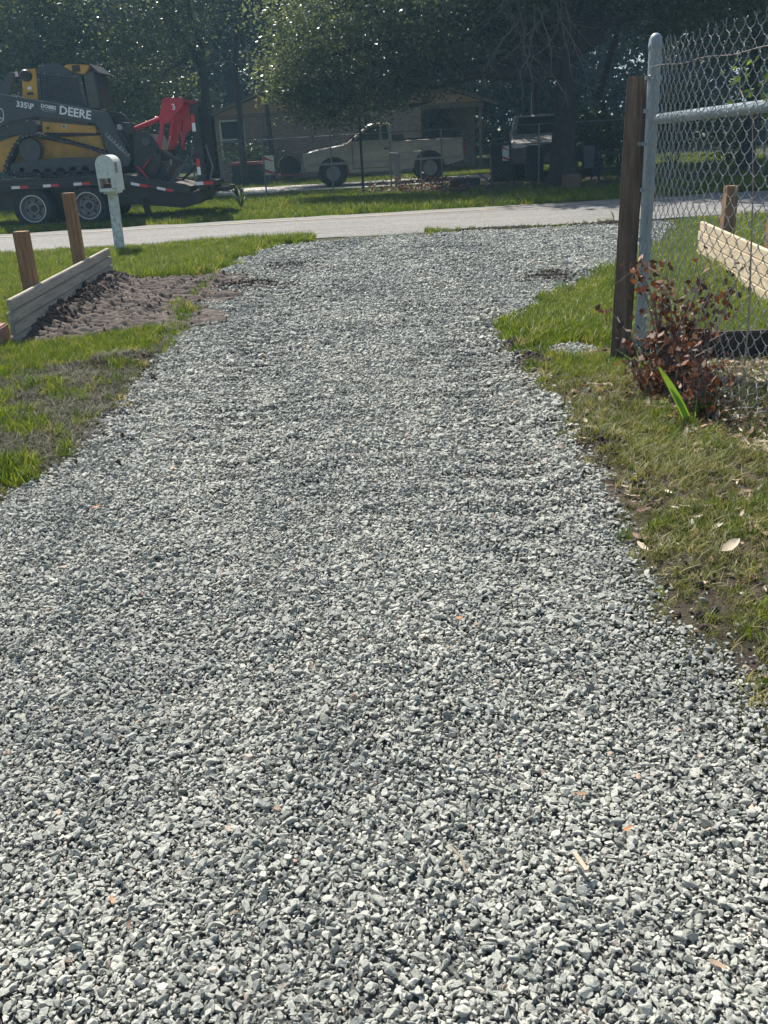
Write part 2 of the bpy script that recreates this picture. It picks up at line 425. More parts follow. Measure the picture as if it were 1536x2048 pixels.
def lump(x, y):
    t = 0
    for c in LUMPS: t = np.maximum(t, blob(x, y, *c))
    return t * smooth(.3, .55, fbm(x * 5, y * 5, 91) + .12)
def verge(x, y):
    return smooth(.6, 1.0, x) * smooth(6.6, 5.4, y) * smooth(3.2, 2.6, x)
def bare(x, y):
    b = np.maximum(tread(x, y), np.clip(mud(x, y) * (.36 + 1.1 * fbm(x * 2.6, y * 2.6, 72)), 0, 1))
    b = np.maximum(b, np.clip(lump(x, y) * 1.3, 0, 1))
    b = np.maximum(b, verge(x, y) * smooth(.37, .56, fbm(x * 2.4, y * 2.4, 61)))
    b = np.maximum(b, smooth(.28, .0, np.abs(inside(x, y) + .10)) * .8 * (y < 16))
    b = np.maximum(b, smooth(.55, .1, np.abs(y - 16.1 + (fbm(x, y, 12) - .5) * .7)) * (.45 + .5 * smooth(1, 4, x)))
    b = np.maximum(b, smooth(23.5, 26, y) * smooth(.5, .68, fbm(x * .6, y * .6, 66)) * .7)
    b = np.maximum(b, smooth(-.6, 1.8, x + (fbm(x * .9, y * .9, 67) - .5) * 2) * smooth(23.6, 25.2, y + (fbm(x * .8, y * .8, 68) - .5) * 2) * smooth(32.5, 31, y))
    b = np.maximum(b, smooth(1.5, 1.75, x) * smooth(3.6, 3.2, x) * smooth(6.35, 6.05, y))
    return b
def height(x, y):
    x = np.asarray(x, float); y = np.asarray(y, float)
    near = smooth(60, 20, y)
    h = (fbm(x * .5, y * .5, 3) - .5) * .05 * near
    ins = smooth(-.12, .15, inside(x, y)) * (y < 17)
    h = h + ins * (.018 + (fbm(x * 2.6, y * 2.1, 41) - .5) * .055 + (fbm(x * 8, y * 6.5, 44, 2) - .5) * .026 + (fbm(x * .9, y * .7, 43) - .5) * .06)
    # shallow ruts with the cleat marks of a tracked machine
    c1 = np.exp(-((x + .62 + .03 * y) / .26) ** 2) + np.exp(-((x - .55 - .03 * y) / .26) ** 2)
    h = h - ins * .026 * c1
    h = h + ins * np.clip(c1 + .35 + .4 * smooth(6.5, 9, y), 0, 1) * .017 * np.sin(y * 2 * np.pi / .21 + x * 1.1 + 2.5 * fbm(x * .7, y * .7, 48)) * smooth(2.4, 4.6, y) * smooth(.3, .5, fbm(x * 1.4, y * .8, 47))
    h = h + verge(x, y) * (.05 + .05 * fbm(x * 3, y * 3, 8))
    h = h + np.clip(lump(x, y), 0, 1) * .05
    return h
def tread_h(x, y):
    band = (x + 3.2) / .46
    k = np.floor(band); f = band - k
    ph = _hash(k.astype(np.int64), k.astype(np.int64) * 0 + 5, 3) * 6
    bars = np.clip(np.sin(y * 2 * np.pi / .155 + ph + .5 * np.sin(x * 3) + x * 1.2) * 1.6, -1, 1) * .022
    edge = np.exp(-((f - .5) / .07) ** 2 * .0 - (np.minimum(f, 1 - f) / .06) ** 2) * .05 * (fbm(x * 8, y * 5, 14))
    t = tread(x, y)
    berm = np.exp(-((x + 3.08 + .02 * (y - 8)) / .2) ** 2) * smooth(8.2, 8.9, y) * smooth(12.5, 12.1, y) * (.04 + .14 * fbm(x * 4, y * 3, 15))
    return t * (bars * smooth(.3, .5, fbm(x * 2, y * 2, 17) + .1) + edge + (fbm(x * 6, y * 6, 16) - .5) * .05 + (fbm(x * 19, y * 19, 18, 2) - .5) * .04 + .012) + berm

# one sheet of ground out to the horizon, fine where it is near
xs = np.concatenate([-np.geomspace(600, 9.5, 22), np.arange(-9, 7.01, .07), np.geomspace(7.4, 600, 22)])
ys = np.concatenate([[-40, -15, -5, -1, .3], np.arange(.6, 17, .07), np.arange(17.3, 36, .35), np.geomspace(37, 900, 24)])
gx, gy = np.meshgrid(xs, ys)
gz = height(gx, gy)
gz = gz - .03 * smooth(.02, .15, inside(gx, gy)) * (gy < 16.5)
gz = np.where((gy > 16.2) & (gy < 21.6), gz * .3 - .03, gz)
nx, ny = len(xs), len(ys)
idx = np.arange(nx * ny).reshape(ny, nx)
F_ = np.stack([idx[:-1, :-1], idx[:-1, 1:], idx[1:, 1:], idx[1:, :-1]], -1).reshape(-1, 4)
me = raw_mesh('ground', np.stack([gx, gy, gz], -1).reshape(-1, 3), F_, {'bare': bare(gx, gy).ravel()}, 'POINT')
me.polygons.foreach_set('use_smooth', [True] * len(me.polygons))
tag(link_mesh('ground', me, M['ground']), kind='structure')

def grid_sheet(name, x0, x1, y0, y1, st, zf, m, keep=None, sm=True):
    X, Y = np.meshgrid(np.arange(x0, x1 + st / 2, st), np.arange(y0, y1 + st / 2, st))
    Z = zf(X, Y); n_y, n_x = X.shape
    ii = np.arange(n_x * n_y).reshape(n_y, n_x)
    f = np.stack([ii[:-1, :-1], ii[:-1, 1:], ii[1:, 1:], ii[1:, :-1]], -1).reshape(-1, 4)
    if keep is not None:
        k = keep(X, Y).ravel(); f = f[k[f].all(1)]
    v = np.stack([X, Y, Z], -1).reshape(-1, 3)
    u, inv = np.unique(f, return_inverse=True)
    me = raw_mesh(name, v[u], inv.reshape(f.shape))
    if sm: me.polygons.foreach_set('use_smooth', [True] * len(me.polygons))
    return link_mesh(name, me, m)

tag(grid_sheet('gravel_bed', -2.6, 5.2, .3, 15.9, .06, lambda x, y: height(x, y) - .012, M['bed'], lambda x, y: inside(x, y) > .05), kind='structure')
tag(grid_sheet('churned_dirt', -3.3, -.9, 7.9, 12.6, .02, lambda x, y: height(x, y) + tread_h(x, y) + .004, M['soil'], lambda x, y: tread(x, y) > .40 + .5 * (fbm(x * 5, y * 5, 19) - .5)), kind='structure')

# the road, with ragged edges, and its faded line
def road_sheet():
    X = np.concatenate([-np.geomspace(150, 12.5, 12), np.arange(-12, 12, .12), np.geomspace(12.5, 150, 12)])
    rows = []
    for t in np.linspace(0, 1, 9):
        y0 = 16.45 + (fbm(X * 1.6, X * 0, 22) - .5) * .35 - .004 * X; y1 = 21.35 + (fbm(X * 1.1, X * 0 + 4, 23) - .5) * .5 - .01 * X
        y = y0 + (y1 - y0) * t
        z = .022 + .05 * math.sin(math.pi * t) - (.03 if t in (0, 1) else 0)
        rows.append(np.stack([X, y, np.full_like(X, z)], -1))
    v = np.stack(rows, 0); n_y, n_x = v.shape[:2]
    ii = np.arange(n_x * n_y).reshape(n_y, n_x)
    f = np.stack([ii[:-1, :-1], ii[:-1, 1:], ii[1:, 1:], ii[1:, :-1]], -1).reshape(-1, 4)
    me = raw_mesh('road', v.reshape(-1, 3), f); me.polygons.foreach_set('use_smooth', [True] * len(me.polygons))
    o = tag(link_mesh('road', me, M['road']), kind='structure')
    mm, nt, b = new_mat('worn_yellow_line')
    g = nd(nt, 'ShaderNodeNewGeometry'); n = nd(nt, 'ShaderNodeTexNoise', Scale=7.0, Detail=8.0); nt.links.new(g.outputs['Position'], n.inputs['Vector'])
    nt.links.new(ramp(nt, n.outputs[0], [(.42, (.27, .255, .235)), (.62, (.45, .33, .15))]), b.inputs['Base Color']); b.inputs['Roughness'].default_value = .9
    mb = MB()
    for i in range(60):
        xa = -14 + i * .45
        za = .078
        mb.add([(xa, 19.45 - .007 * xa, za), (xa + .45, 19.45 - .007 * (xa + .45), za), (xa + .45, 19.56 - .007 * (xa + .45), za), (xa, 19.56 - .007 * xa, za)], [(0, 1, 2, 3)])
    ln = mb.build('centre_line', mm, o)
road_sheet()
slab = MB().box((-.3, 34.2, .02), (9.5, 4.4, .07)).build('concrete_drive', mat('far_concrete', (.42, .40, .37), .9, var=.2, scale=3))
tag(slab, kind='structure')

# ------------------------------------------------------------------ scattering
def protos(name, meshes, m):
    c = bpy.data.collections.new(name)
    for i, me in enumerate(meshes):
        if not me.materials: me.materials.append(m)
        c.objects.link(bpy.data.objects.new('%s_%02d' % (name, i), me))
    return c

def scatter(name, pts, rot, scl, idx, coll, parent=None):
    me = bpy.data.meshes.new(name)
    n = len(pts)
    me.vertices.add(n); me.vertices.foreach_set('co', np.asarray(pts, np.float32).ravel())
    a = me.attributes.new('rot', 'FLOAT_VECTOR', 'POINT'); a.data.foreach_set('vector', np.asarray(rot, np.float32).ravel())
    a = me.attributes.new('scl', 'FLOAT_VECTOR', 'POINT'); a.data.foreach_set('vector', np.asarray(scl, np.float32).ravel())
    a = me.attributes.new('pick', 'INT', 'POINT'); a.data.foreach_set('value', np.asarray(idx, np.int32))
    o = bpy.data.objects.new(name, me); col.objects.link(o)
    if parent: o.parent = parent
    ng = bpy.data.node_groups.new('scatter_' + name, 'GeometryNodeTree')
    ng.interface.new_socket('Geometry', in_out='INPUT', socket_type='NodeSocketGeometry')
    ng.interface.new_socket('Geometry', in_out='OUTPUT', socket_type='NodeSocketGeometry')
    N, L = ng.nodes, ng.links
    gi, go = N.new('NodeGroupInput'), N.new('NodeGroupOutput')
    ci = N.new('GeometryNodeCollectionInfo'); ci.inputs['Collection'].default_value = coll
    ci.inputs['Separate Children'].default_value = True; ci.inputs['Reset Children'].default_value = True
    ip = N.new('GeometryNodeInstanceOnPoints'); ip.inputs['Pick Instance'].default_value = True
    def attr(nm, t):
        k = N.new('GeometryNodeInputNamedAttribute'); k.data_type = t; k.inputs['Name'].default_value = nm
        return k.outputs['Attribute']
    L.new(gi.outputs[0], ip.inputs['Points']); L.new(ci.outputs[0], ip.inputs['Instance'])
    L.new(attr('pick', 'INT'), ip.inputs['Instance Index'])
    er = N.new('FunctionNodeEulerToRotation'); L.new(attr('rot', 'FLOAT_VECTOR'), er.inputs[0])
    L.new(er.outputs[0], ip.inputs['Rotation']); L.new(attr('scl', 'FLOAT_VECTOR'), ip.inputs['Scale'])
    L.new(ip.outputs[0], go.inputs[0])
    md = o.modifiers.new('scatter', 'NODES'); md.node_group = ng
    return o

def visible(x, y, margin=.55, z=0.0):
    """keeps points in the part of the land that the photograph can see, with room for a step aside"""
    px = x; py = y; pz = z - CAM_H
    de = py * FWD.y + pz * FWD.z
    u = (px * RIGHT.x + py * RIGHT.y + pz * RIGHT.z) / np.maximum(de, .05) * FPX
    return (de > .3) & (np.abs(u) < 768 + margin * FPX / np.maximum(de, .3))

def jitter(x0, x1, y0, y1, per_m2):
    st = 1 / math.sqrt(per_m2)
    X, Y = np.meshgrid(np.arange(x0, x1, st), np.arange(y0, y1, st))
    X = (X + rng.uniform(-.6, .6, X.shape) * st).ravel(); Y = (Y + rng.uniform(-.6, .6, Y.shape) * st).ravel()
    return X, Y

# crushed stone
def stone_mesh(i):
    r_ = np.random.default_rng(100 + i)
    bm = bmesh.new()
    n = r_.integers(9, 14)
    p = r_.normal(size=(n, 3)); p /= np.linalg.norm(p, axis=1)[:, None]
    p *= r_.uniform(.75, 1.05, (n, 1)) * np.array([1.15, r_.uniform(.7, .95), r_.uniform(.5, .78)]) * .5
    for q in p: bm.verts.new(q)
    res = bmesh.ops.convex_hull(bm, input=bm.verts[:])
    bmesh.ops.delete(bm, geom=list({g for g in res['geom_unused'] + res['geom_interior'] if isinstance(g, bmesh.types.BMVert)}), context='VERTS')
    bmesh.ops.dissolve_limit(bm, angle_limit=R(9), verts=bm.verts[:], edges=bm.edges[:])
    bmesh.ops.bevel(bm, geom=bm.edges[:], offset=.035, segments=1, affect='EDGES', clamp_overlap=True)
    me = bpy.data.meshes.new('stone_%d' % i); bm.to_mesh(me); bm.free()
    return me
STONES = protos('crushed_stone', [stone_mesh(i) for i in range(18)], M['stone'])
sx, sy, ss, sz = [], [], [], []
for (y0, y1, dens, size) in ((.75, 2.6, 10000, .0152), (2.6, 4.4, 8200, .0168), (4.4, 7, 5600, .020), (7, 10.5, 3900, .024), (10.5, 15.9, 2600, .029)):
    X, Y = jitter(-2.7, 5.2, y0, y1, dens)
    d = inside(X, Y)
    k = visible(X, Y) & (rng.random(len(X)) < smooth(-.12, .07, d) ** 1.5 + .07 * smooth(-.4, -.1, d)) & (rng.random(len(X)) > lump(X, Y) * 1.15) & (rng.random(len(X)) > smooth(.2, .95, tread(X, Y)) * .99)
    X, Y = X[k], Y[k]
    s_ = size * np.exp(rng.normal(0, .40, len(X))); s_ = np.clip(s_, size * .45, size * 2.2)
    sx.append(X); sy.append(Y); ss.append(s_)
sx, sy, ss = map(np.concatenate, (sx, sy, ss))
n = len(sx)
flat = np.exp(-((sx + .62 + .03 * sy) / .32) ** 2) + np.exp(-((sx - .55 - .03 * sy) / .32) ** 2)
tilt = .48 * (1 - .45 * np.clip(flat, 0, 1))
srot = np.stack([rng.normal(0, 1, n) * tilt, rng.normal(0, 1, n) * tilt, rng.uniform(0, 6.28, n)], -1)
sz = height(sx, sy) + ss * rng.uniform(-.12, .38, n) - .004
tag(scatter('gravel', np.stack([sx, sy, sz], -1), srot, np.stack([ss] * 3, -1) * rng.uniform(.85, 1.2, (n, 3)), rng.integers(0, 18, n), STONES),
    'grey crushed stone covering the driveway', 'gravel', kind='stuff')
print('stones', n)

# grass
def tuft_mesh(i, nb, hmin, hmax, spread, width, lean, seg=3):
    r_ = np.random.default_rng(300 + i); v = []; f = []
    for b in range(nb):
        a = r_.uniform(0, 6.28); rr = spread * math.sqrt(r_.random()); h = r_.uniform(hmin, hmax)
        bx, by = rr * math.cos(a), rr * math.sin(a); t = r_.uniform(0, 6.28); le = lean * r_.uniform(.3, 1.2) * h
        dx, dy = math.cos(t), math.sin(t); w = width * r_.uniform(.7, 1.2); tw = r_.uniform(-1, 1)
        n0 = len(v)
        for k in range(seg + 1):
            q = k / seg; ww = w * (1 - q ** 1.6) * .5 + .0003; c = le * q * q; z = h * (q - .18 * lean * q * q)
            px, py = -dy * math.cos(tw) - dx * math.sin(tw), dx * math.cos(tw) - dy * math.sin(tw)
            v += [(bx + dx * c + px * ww, by + dy * c + py * ww, z), (bx + dx * c - px * ww, by + dy * c - py * ww, z)]
        for k in range(seg): f.append((n0 + 2 * k, n0 + 2 * k + 1, n0 + 2 * k + 3, n0 + 2 * k + 2))
    return raw_mesh('tuft_%d' % i, v, f)
LAWN = protos('lawn_tuft', [tuft_mesh(i, 16, .035, .085, .035, .0055, .7) for i in range(5)], M['grass'])
DRY = protos('dry_tuft', [tuft_mesh(20 + i, 14, .02, .075, .04, .005, 1.1) for i in range(5)], M['drygrass'])
MUDG = protos('muddy_tuft', [tuft_mesh(40 + i, 14, .015, .06, .05, .005, 1.6) for i in range(5)], M['mudgrass'])
FARG = protos('far_tuft', [tuft_mesh(60 + i, 18, .06, .14, .12, .014, .6, 2) for i in range(4)], M['grass'])

def grow(name, label, regions, coll, ncoll, keep, scale, off=.0):
    X = []; Y = []
    for r_ in regions:
        a, b = jitter(*r_); X.append(a); Y.append(b)
    X = np.concatenate(X); Y = np.concatenate(Y)
    k = visible(X, Y, .9) & (rng.random(len(X)) < keep(X, Y)); X, Y = X[k], Y[k]
    m_ = len(X)
    s_ = scale(X, Y) * rng.uniform(.65, 1.3, m_)
    z = height(X, Y) - .004 + off
    o = scatter(name, np.stack([X, Y, z], -1), np.stack([rng.normal(0, .12, m_), rng.normal(0, .12, m_), rng.uniform(0, 6.28, m_)], -1), np.stack([s_ * 1.05, s_ * 1.05, s_], -1), rng.integers(0, ncoll, m_), coll)
    print(name, m_)
    return tag(o, label, 'grass', kind='stuff')
def outside(x, y): return smooth(.05, -.12, inside(x, y)) * (y < 16.6)
lawnk = lambda x, y: np.clip(outside(x, y) * (1 - bare(x, y) * 1.12) * smooth(16.6, 16.25, y + (fbm(x * 2, y, 77) - .5) * .5), 0, 1) * np.where(x > 0, smooth(5.0, 6.6, y) + .75 * smooth(.5, .66, fbm(x * 3.1, y * 3.1, 96)) + .26, 1) * (1 - .75 * smooth(15.2, 15.8, y) * smooth(.5, 1.5, x))
grow('lawn_grass', 'green lawn grass on both sides of the drive', [(-9, -1.2, 3, 9, 1300), (-12, -.9, 9, 16.6, 620), (.8, 3.2, 1.6, 9, 1300), (1.0, 9, 6, 16.6, 620)], LAWN, 5, lawnk,
     lambda x, y: (.8 + .7 * fbm(x * .8, y * .8, 81)) * np.where(y > 9, 1.25, 1.0) * (1 - .35 * verge(x, y)) * (1 - .5 * smooth(15.2, 15.8, y) * smooth(.5, 1.5, x)))
grow('dry_grass', 'thin dry grass on the bare verge by the fence', [(.7, 3.2, 1.6, 6.8, 1500)], DRY, 5,
     lambda x, y: np.clip(outside(x, y) * verge(x, y) * (.3 + .7 * (1 - .7 * bare(x, y))) * (.4 + .9 * fbm(x * 2, y * 2, 84)), 0, 1), lambda x, y: .5 + .5 * fbm(x * 2, y * 2, 83))
grow('muddy_grass', 'flattened muddy grass along the left of the drive', [(-4, -1.2, 3.6, 8.6, 1500), (-3.4, -1.2, 8, 12.6, 120), (.9, 2.4, 4, 11, 160)], MUDG, 5,
     lambda x, y: np.clip(np.maximum(outside(x, y) * np.maximum(mud(x, y) * .95, .2), np.maximum(tread(x, y), lump(x, y)) * .4), 0, 1), lambda x, y: .9 + 0 * x)
roadside = lambda x, y: smooth(21.1, 21.6, y + .01 * x + (fbm(x * 1.4, y, 78) - .5) * .5)
grow('roadside_grass', 'rough grass beyond the road under the trees', [(-16, 16, 21, 28, 130), (-16, 16, 28, 46, 45)], FARG, 4,
     lambda x, y: roadside(x, y) * (1 - bare(x, y) * .93) * ((np.abs(y - 34.2) > 2.1) | (np.abs(x + .3) > 4.7)), lambda x, y: np.where(y > 28, .75, 1.0) * (.7 + .8 * fbm(x * .5, y * .5, 79)))

# soil clods
def clod_mesh(i):
    r_ = np.random.default_rng(500 + i); bm = bmesh.new(); bmesh.ops.create_icosphere(bm, subdivisions=2, radius=.5)
    for v in bm.verts: v.co *= r_.uniform(.7, 1.15); v.co.z *= .7
    me = bpy.data.meshes.new('clod_%d' % i); bm.to_mesh(me); bm.free(); return me
CLODS = protos('soil_clods', [clod_mesh(i) for i in range(6)], M['clod'])
X, Y = jitter(-3.3, 5, 1.8, 16.6, 1700)
roadclod = smooth(.28, .05, np.abs(Y - 16.15)) * (np.exp(-((X - 2.1) / .8) ** 2) + np.exp(-((X - 4.1) / .7) ** 2))
bermk = np.exp(-((X + 3.0 + .02 * (Y - 8)) / .2) ** 2) * smooth(8.3, 8.9, Y) * smooth(12.5, 12, Y)
k = rng.random(len(X)) < np.clip(lump(X, Y) * .75 + roadclod * .8 + bermk * .32 + tread(X, Y) * .12 + mud(X, Y) * .10 + verge(X, Y) * bare(X, Y) * .12 * (inside(X, Y) < 0), 0, 1)
X, Y = X[k], Y[k]; m_ = len(X)
s_ = .016 * np.clip(np.exp(rng.normal(0, .45, m_)), .4, 1.9) * (1 + .9 * bermk[k] + .9 * roadclod[k])
tag(scatter('soil_clods', np.stack([X, Y, height(X, Y) + np.where(tread(X, Y) > .1, tread_h(X, Y), 0) + s_ * .2], -1), rng.uniform(-.5, 6, (m_, 3)), np.stack([s_] * 3, -1) * rng.uniform(.7, 1.3, (m_, 3)), rng.integers(0, 6, m_), CLODS),
    'dark clods of churned soil by the drive', 'soil', kind='stuff')

# leaf litter on the verge
def litter_mesh(i):
    r_ = np.random.default_rng(700 + i); L = 6
    v = []; 
    for k in range(L + 1):
        q = k / L; w = .17 * math.sin(math.pi * min(.97, q * .93 + .04)) ** .8; z = .28 * (q - .5) ** 2 * r_.uniform(.4, 1.6)
        v += [(q - .5, -w, z + .10 * r_.random()), (q - .5, 0, z), (q - .5, w, z + .12 * r_.random())]
    f = []
    for k in range(L):
        a = 3 * k; f += [(a, a + 1, a + 4, a + 3), (a + 1, a + 2, a + 5, a + 4)]
    return raw_mesh('dry_leaf_%d' % i, v, f)
LITTER = protos('dry_leaves', [litter_mesh(i) for i in range(6)], M['litter'])
X, Y = jitter(.8, 3.4, 1.8, 7, 480)
k = rng.random(len(X)) < (inside(X, Y) < 0) * (.22 + 1.5 * smooth(1.5, 1.75, X) * smooth(6.2, 6.0, Y) + .75 * smooth(1.2, 1.75, X) * smooth(6.8, 5.6, Y) * smooth(2.5, 3.6, Y)) * smooth(.3, .55, fbm(X * 1.8, Y * 1.8, 87))
X2, Y2 = jitter(-2.5, 1.2, 1.1, 15, 3.0)
X = np.concatenate([X[k], X2]); Y = np.concatenate([Y[k], Y2]); m_ = len(X)
s_ = .045 * np.exp(rng.normal(0, .35, m_))
s_[-len(X2):] *= .6
tag(scatter('leaf_litter', np.stack([X, Y, height(X, Y) + .012], -1), np.stack([rng.normal(0, .35, m_), rng.normal(0, .35, m_), rng.uniform(0, 6.28, m_)], -1), np.stack([s_] * 3, -1), rng.integers(0, 6, m_), LITTER),
    'scattered dry leaves on the verge and the gravel', 'leaves', kind='stuff')

#PART2
# ------------------------------------------------------------------ trees
def crown_mesh(name, lobes, seed):
    """lobes: (centre, radii, clumps, leaves per clump, leaf length); every leaf is its own small face"""
    r_ = np.random.default_rng(seed); V = []; Rn = []; tips = []
    for (c, rad, nc, nl, L) in lobes:
        u = r_.normal(size=(nc, 3)); u /= np.linalg.norm(u, axis=1)[:, None]
        q = u * (r_.random((nc, 1)) ** .42) * np.array(rad)
        cc = q + np.array(c)
        tips.append(cc)
        sg = np.mean(rad) * .17 + .10
        shade = r_.random(nc)
        p = np.repeat(cc, nl, 0) + r_.normal(size=(nc * nl, 3)) * np.array([sg, sg, sg * .55])
        m_ = len(p)
        a = r_.normal(size=(m_, 3)); a[:, 2] = a[:, 2] * .6 - .25; a /= np.linalg.norm(a, axis=1)[:, None]
        nn = r_.normal(size=(m_, 3)) * .75 + np.array([0, 0, .8])
        b = np.cross(nn, a); b /= np.linalg.norm(b, axis=1)[:, None] + 1e-6
        ll = L * r_.uniform(.6, 1.3, (m_, 1))
        V.append(np.stack([p - a * ll * .5, p + b * ll * .27 + a * ll * .05, p + a * ll * .5, p - b * ll * .27 + a * ll * .05], 1).reshape(-1, 3))
        Rn.append(np.clip(np.repeat(shade, nl) * .6 + r_.random(m_) * .4, 0, 1))
    V = np.concatenate(V); Rn = np.concatenate(Rn)
    return raw_mesh(name, V, np.arange(len(V)).reshape(-1, 4), {'rnd': Rn}), tips

def limb(mb, p, q, r0, r1, r_, sag=0, n=6):
    p, q = Vector(p), Vector(q); L = (q - p).length; path = []; rs = []
    off = Vector((0, 0, 0))
    for i in range(n + 1):
        t = i / n
        if 0 < i < n: off = Vector(r_.normal(size=3) * L * .035)
        else: off = Vector((0, 0, 0))
        path.append(p.lerp(q, t) + off + Vector((0, 0, sag * L * math.sin(math.pi * t)))); rs.append(r0 + (r1 - r0) * t)
    mb.tube(path, rs, 7)

def tree(name, label, base, trunk_h, trunk_r, lobes, seed, leafm, group=None, lean=(0, 0), twigs=True):
    r_ = np.random.default_rng(seed)
    root = empty(name, base, label, 'tree', group)
    b = Vector(base); top = b + Vector((lean[0], lean[1], trunk_h))
    mb = MB(); path = []; rs = []
    for i in range(9):
        t = i / 8
        path.append(b.lerp(top, t) + Vector((r_.normal() * .04, r_.normal() * .04, -.15 if i == 0 else 0))); rs.append(trunk_r * (1.45 if i == 0 else 1.12 if i == 1 else 1 - .4 * t))
    mb.tube(path, rs, 12); tr = mb.build('trunk', M['bark'], root, smooth=True)
    me, tips = crown_mesh('crown', lobes, seed)
    link_mesh('crown', me, leafm, root)
    for (c, rad, nc, nl, L), tp in zip(lobes, tips):
        br = MB()
        limb(br, top - Vector((0, 0, trunk_h * r_.uniform(.0, .25))), c, trunk_r * .5, trunk_r * .16, r_, .05)
        if twigs:
            for q in tp[:max(4, len(tp) // 9)]: limb(br, Vector(c) + Vector(r_.normal(size=3)) * .2, q, trunk_r * .14, .012, r_, -.03, 4)
        br.build('branch', M['bark'], root, smooth=True)
    return root

# the big oak: a dark trunk behind the far fence, its low limb hanging left in the sun
oak = tree('oak_tree', 'large dark oak with thick trunk and a low leafy limb hanging over the beige pickup', (5.35, 27.3, 0), 3.6, .36, [
    ((-1.1, 27.6, 3.5), (1.6, 1.4, 1.25), 100, 75, .105),
    ((.1, 27.4, 4.9), (2.6, 1.6, 1.5), 150, 75, .11),
    ((-.5, 27.2, 2.45), (1.7, 1.1, .62), 75, 75, .10),
    ((-1.7, 27.4, 2.8), (1.0, .9, .55), 40, 75, .10),
    ((1.2, 27.3, 2.75), (1.2, 1.0, .6), 45, 75, .105),
    ((1.6, 27.2, 3.7), (1.7, 1.5, 1.2), 90, 75, .11),
    ((3.4, 27.2, 4.3), (2.2, 1.8, 1.3), 100, 70, .12),
    ((5.6, 27.0, 5.2), (2.6, 2.4, 1.3), 110, 60, .14),
    ((8.6, 27.4, 4.8), (2.6, 2.2, 1.5), 120, 60, .14),
    ((4.6, 27.8, 7.2), (5.2, 3.6, 1.8), 190, 55, .22),
    ((8.6, 28.2, 7.4), (3.6, 3.4, 1.8), 150, 55, .22), ((6.0, 31.5, 9.6), (4.4, 3.6, 1.6), 220, 55, .26), ((11.5, 31, 9.2), (4.0, 3.8, 1.8), 170, 55, .26), ((4.0, 30.6, 8.6), (2.2, 2.8, 1.3), 120, 50, .28), ((1.5, 33.4, 9.6), (2.2, 2.8, 1.3), 150, 50, .32), ((9.5, 25.2, 8.8), (4.6, 2.6, 1.3), 170, 50, .30), ((2.6, 26.0, 9.2), (2.4, 1.5, 1.0), 55, 45, .26), ((6.6, 25.0, 9.4), (3.0, 2.0, 1.0), 95, 45, .28), ((7.5, 34.5, 11.0), (5.6, 3.4, 1.4), 230, 50, .36), ((14.5, 28, 9.5), (3.6, 4.5, 1.6), 170, 50, .34), ((7.0, 29.0, 11.2), (4.6, 3.6, 1.4), 220, 50, .36)], 11, M['oakleaf'], lean=(.05, 0))  # high lobes above the view are added to shade the yard and road
mbt = MB()
r_ = np.random.default_rng(5)
for i in range(16):
    st = Vector(P(1010 + r_.uniform(0, 130), r_.uniform(-60, 40), 26.2)); pts = [st]; d = Vector((r_.uniform(-.5, .5), r_.uniform(-.2, .2), -1)); sub = []
    for k in range(9):
        d = (d + Vector((r_.normal() * .28, r_.normal() * .15, r_.normal() * .15))).normalized(); pts.append(pts[-1] + d * r_.uniform(.16, .34))
        if r_.random() < .6:
            e = (d + Vector(r_.normal(size=3)) * .8).normalized(); s0 = pts[-1]; mbt.tube([s0, s0 + e * .25, s0 + e * .5 + Vector((r_.normal() * .1, 0, -.08))], [.010, .007, .004], 4)
    mbt.tube(pts, [.022 - .0018 * k for k in range(len(pts))], 5)
mbt.build('dead_branch', M['deadtwig'], oak, smooth=True)['label'] = 'tangle of bare grey twigs hanging in front of the oak'

WOODS = 'trees standing behind the road'
tree('leafy_tree', 'dense dark tree directly behind the loader cab', (-10.2, 33, 0), 4.0, .26, [((-11.5, 33, 4.6), (3.0, 2, 2.2), 130, 60, .15), ((-8.6, 33.4, 5.2), (2.6, 2, 2.0), 120, 60, .15), ((-7.4, 33.0, 3.2), (1.9, 1.6, 1.5), 80, 60, .14), ((-10.0, 33.8, 8.0), (4.0, 3, 1.8), 90, 50, .24)], 21, M['oakleaf'], WOODS)
tree('leafy_tree', 'dark tree rising behind the red mulcher frame and the trailer ramps', (-5.4, 36, 0), 4.6, .22, [((-6.4, 36, 5.8), (2.2, 2, 1.9), 100, 60, .15), ((-7.4, 36.4, 3.6), (1.5, 1.4, 1.2), 55, 55, .14), ((-5.5, 36.5, 8.4), (3.6, 3, 1.8), 80, 50, .24)], 22, M['oakleaf'], WOODS)
tree('leafy_tree', 'tall tree left of the house gable behind the roof mast', (-6.2, 50, 0), 7, .3, [((-7.4, 50, 6.5), (3.4, 2.4, 2.8), 120, 55, .2), ((-3.4, 50.5, 8.0), (3.2, 2.4, 2.4), 110, 55, .2), ((-6, 51, 12), (5, 4, 3), 100, 40, .34)], 23, M['farleaf'], WOODS)
tree('leafy_tree', 'tree behind the far right of the road seen through the near chain link', (11.8, 31, 0), 4.0, .24, [((11.2, 31, 4.6), (2.4, 2, 1.8), 100, 60, .15), ((13.8, 31.4, 4.4), (2.4, 2, 2.0), 100, 60, .15), ((12, 31.5, 7.6), (4, 3, 1.8), 90, 50, .24)], 24, M['oakleaf'], WOODS)
tree('leafy_tree', 'tree between the house porch and the big oak', (5.6, 53, 0), 5.5, .25, [((4.4, 53, 6.4), (2.8, 2, 2.2), 100, 55, .18), ((7.6, 53.4, 6.0), (2.8, 2, 2.4), 100, 55, .18), ((6, 53.5, 10), (5, 4, 2.5), 90, 40, .32)], 25, M['farleaf'], WOODS)
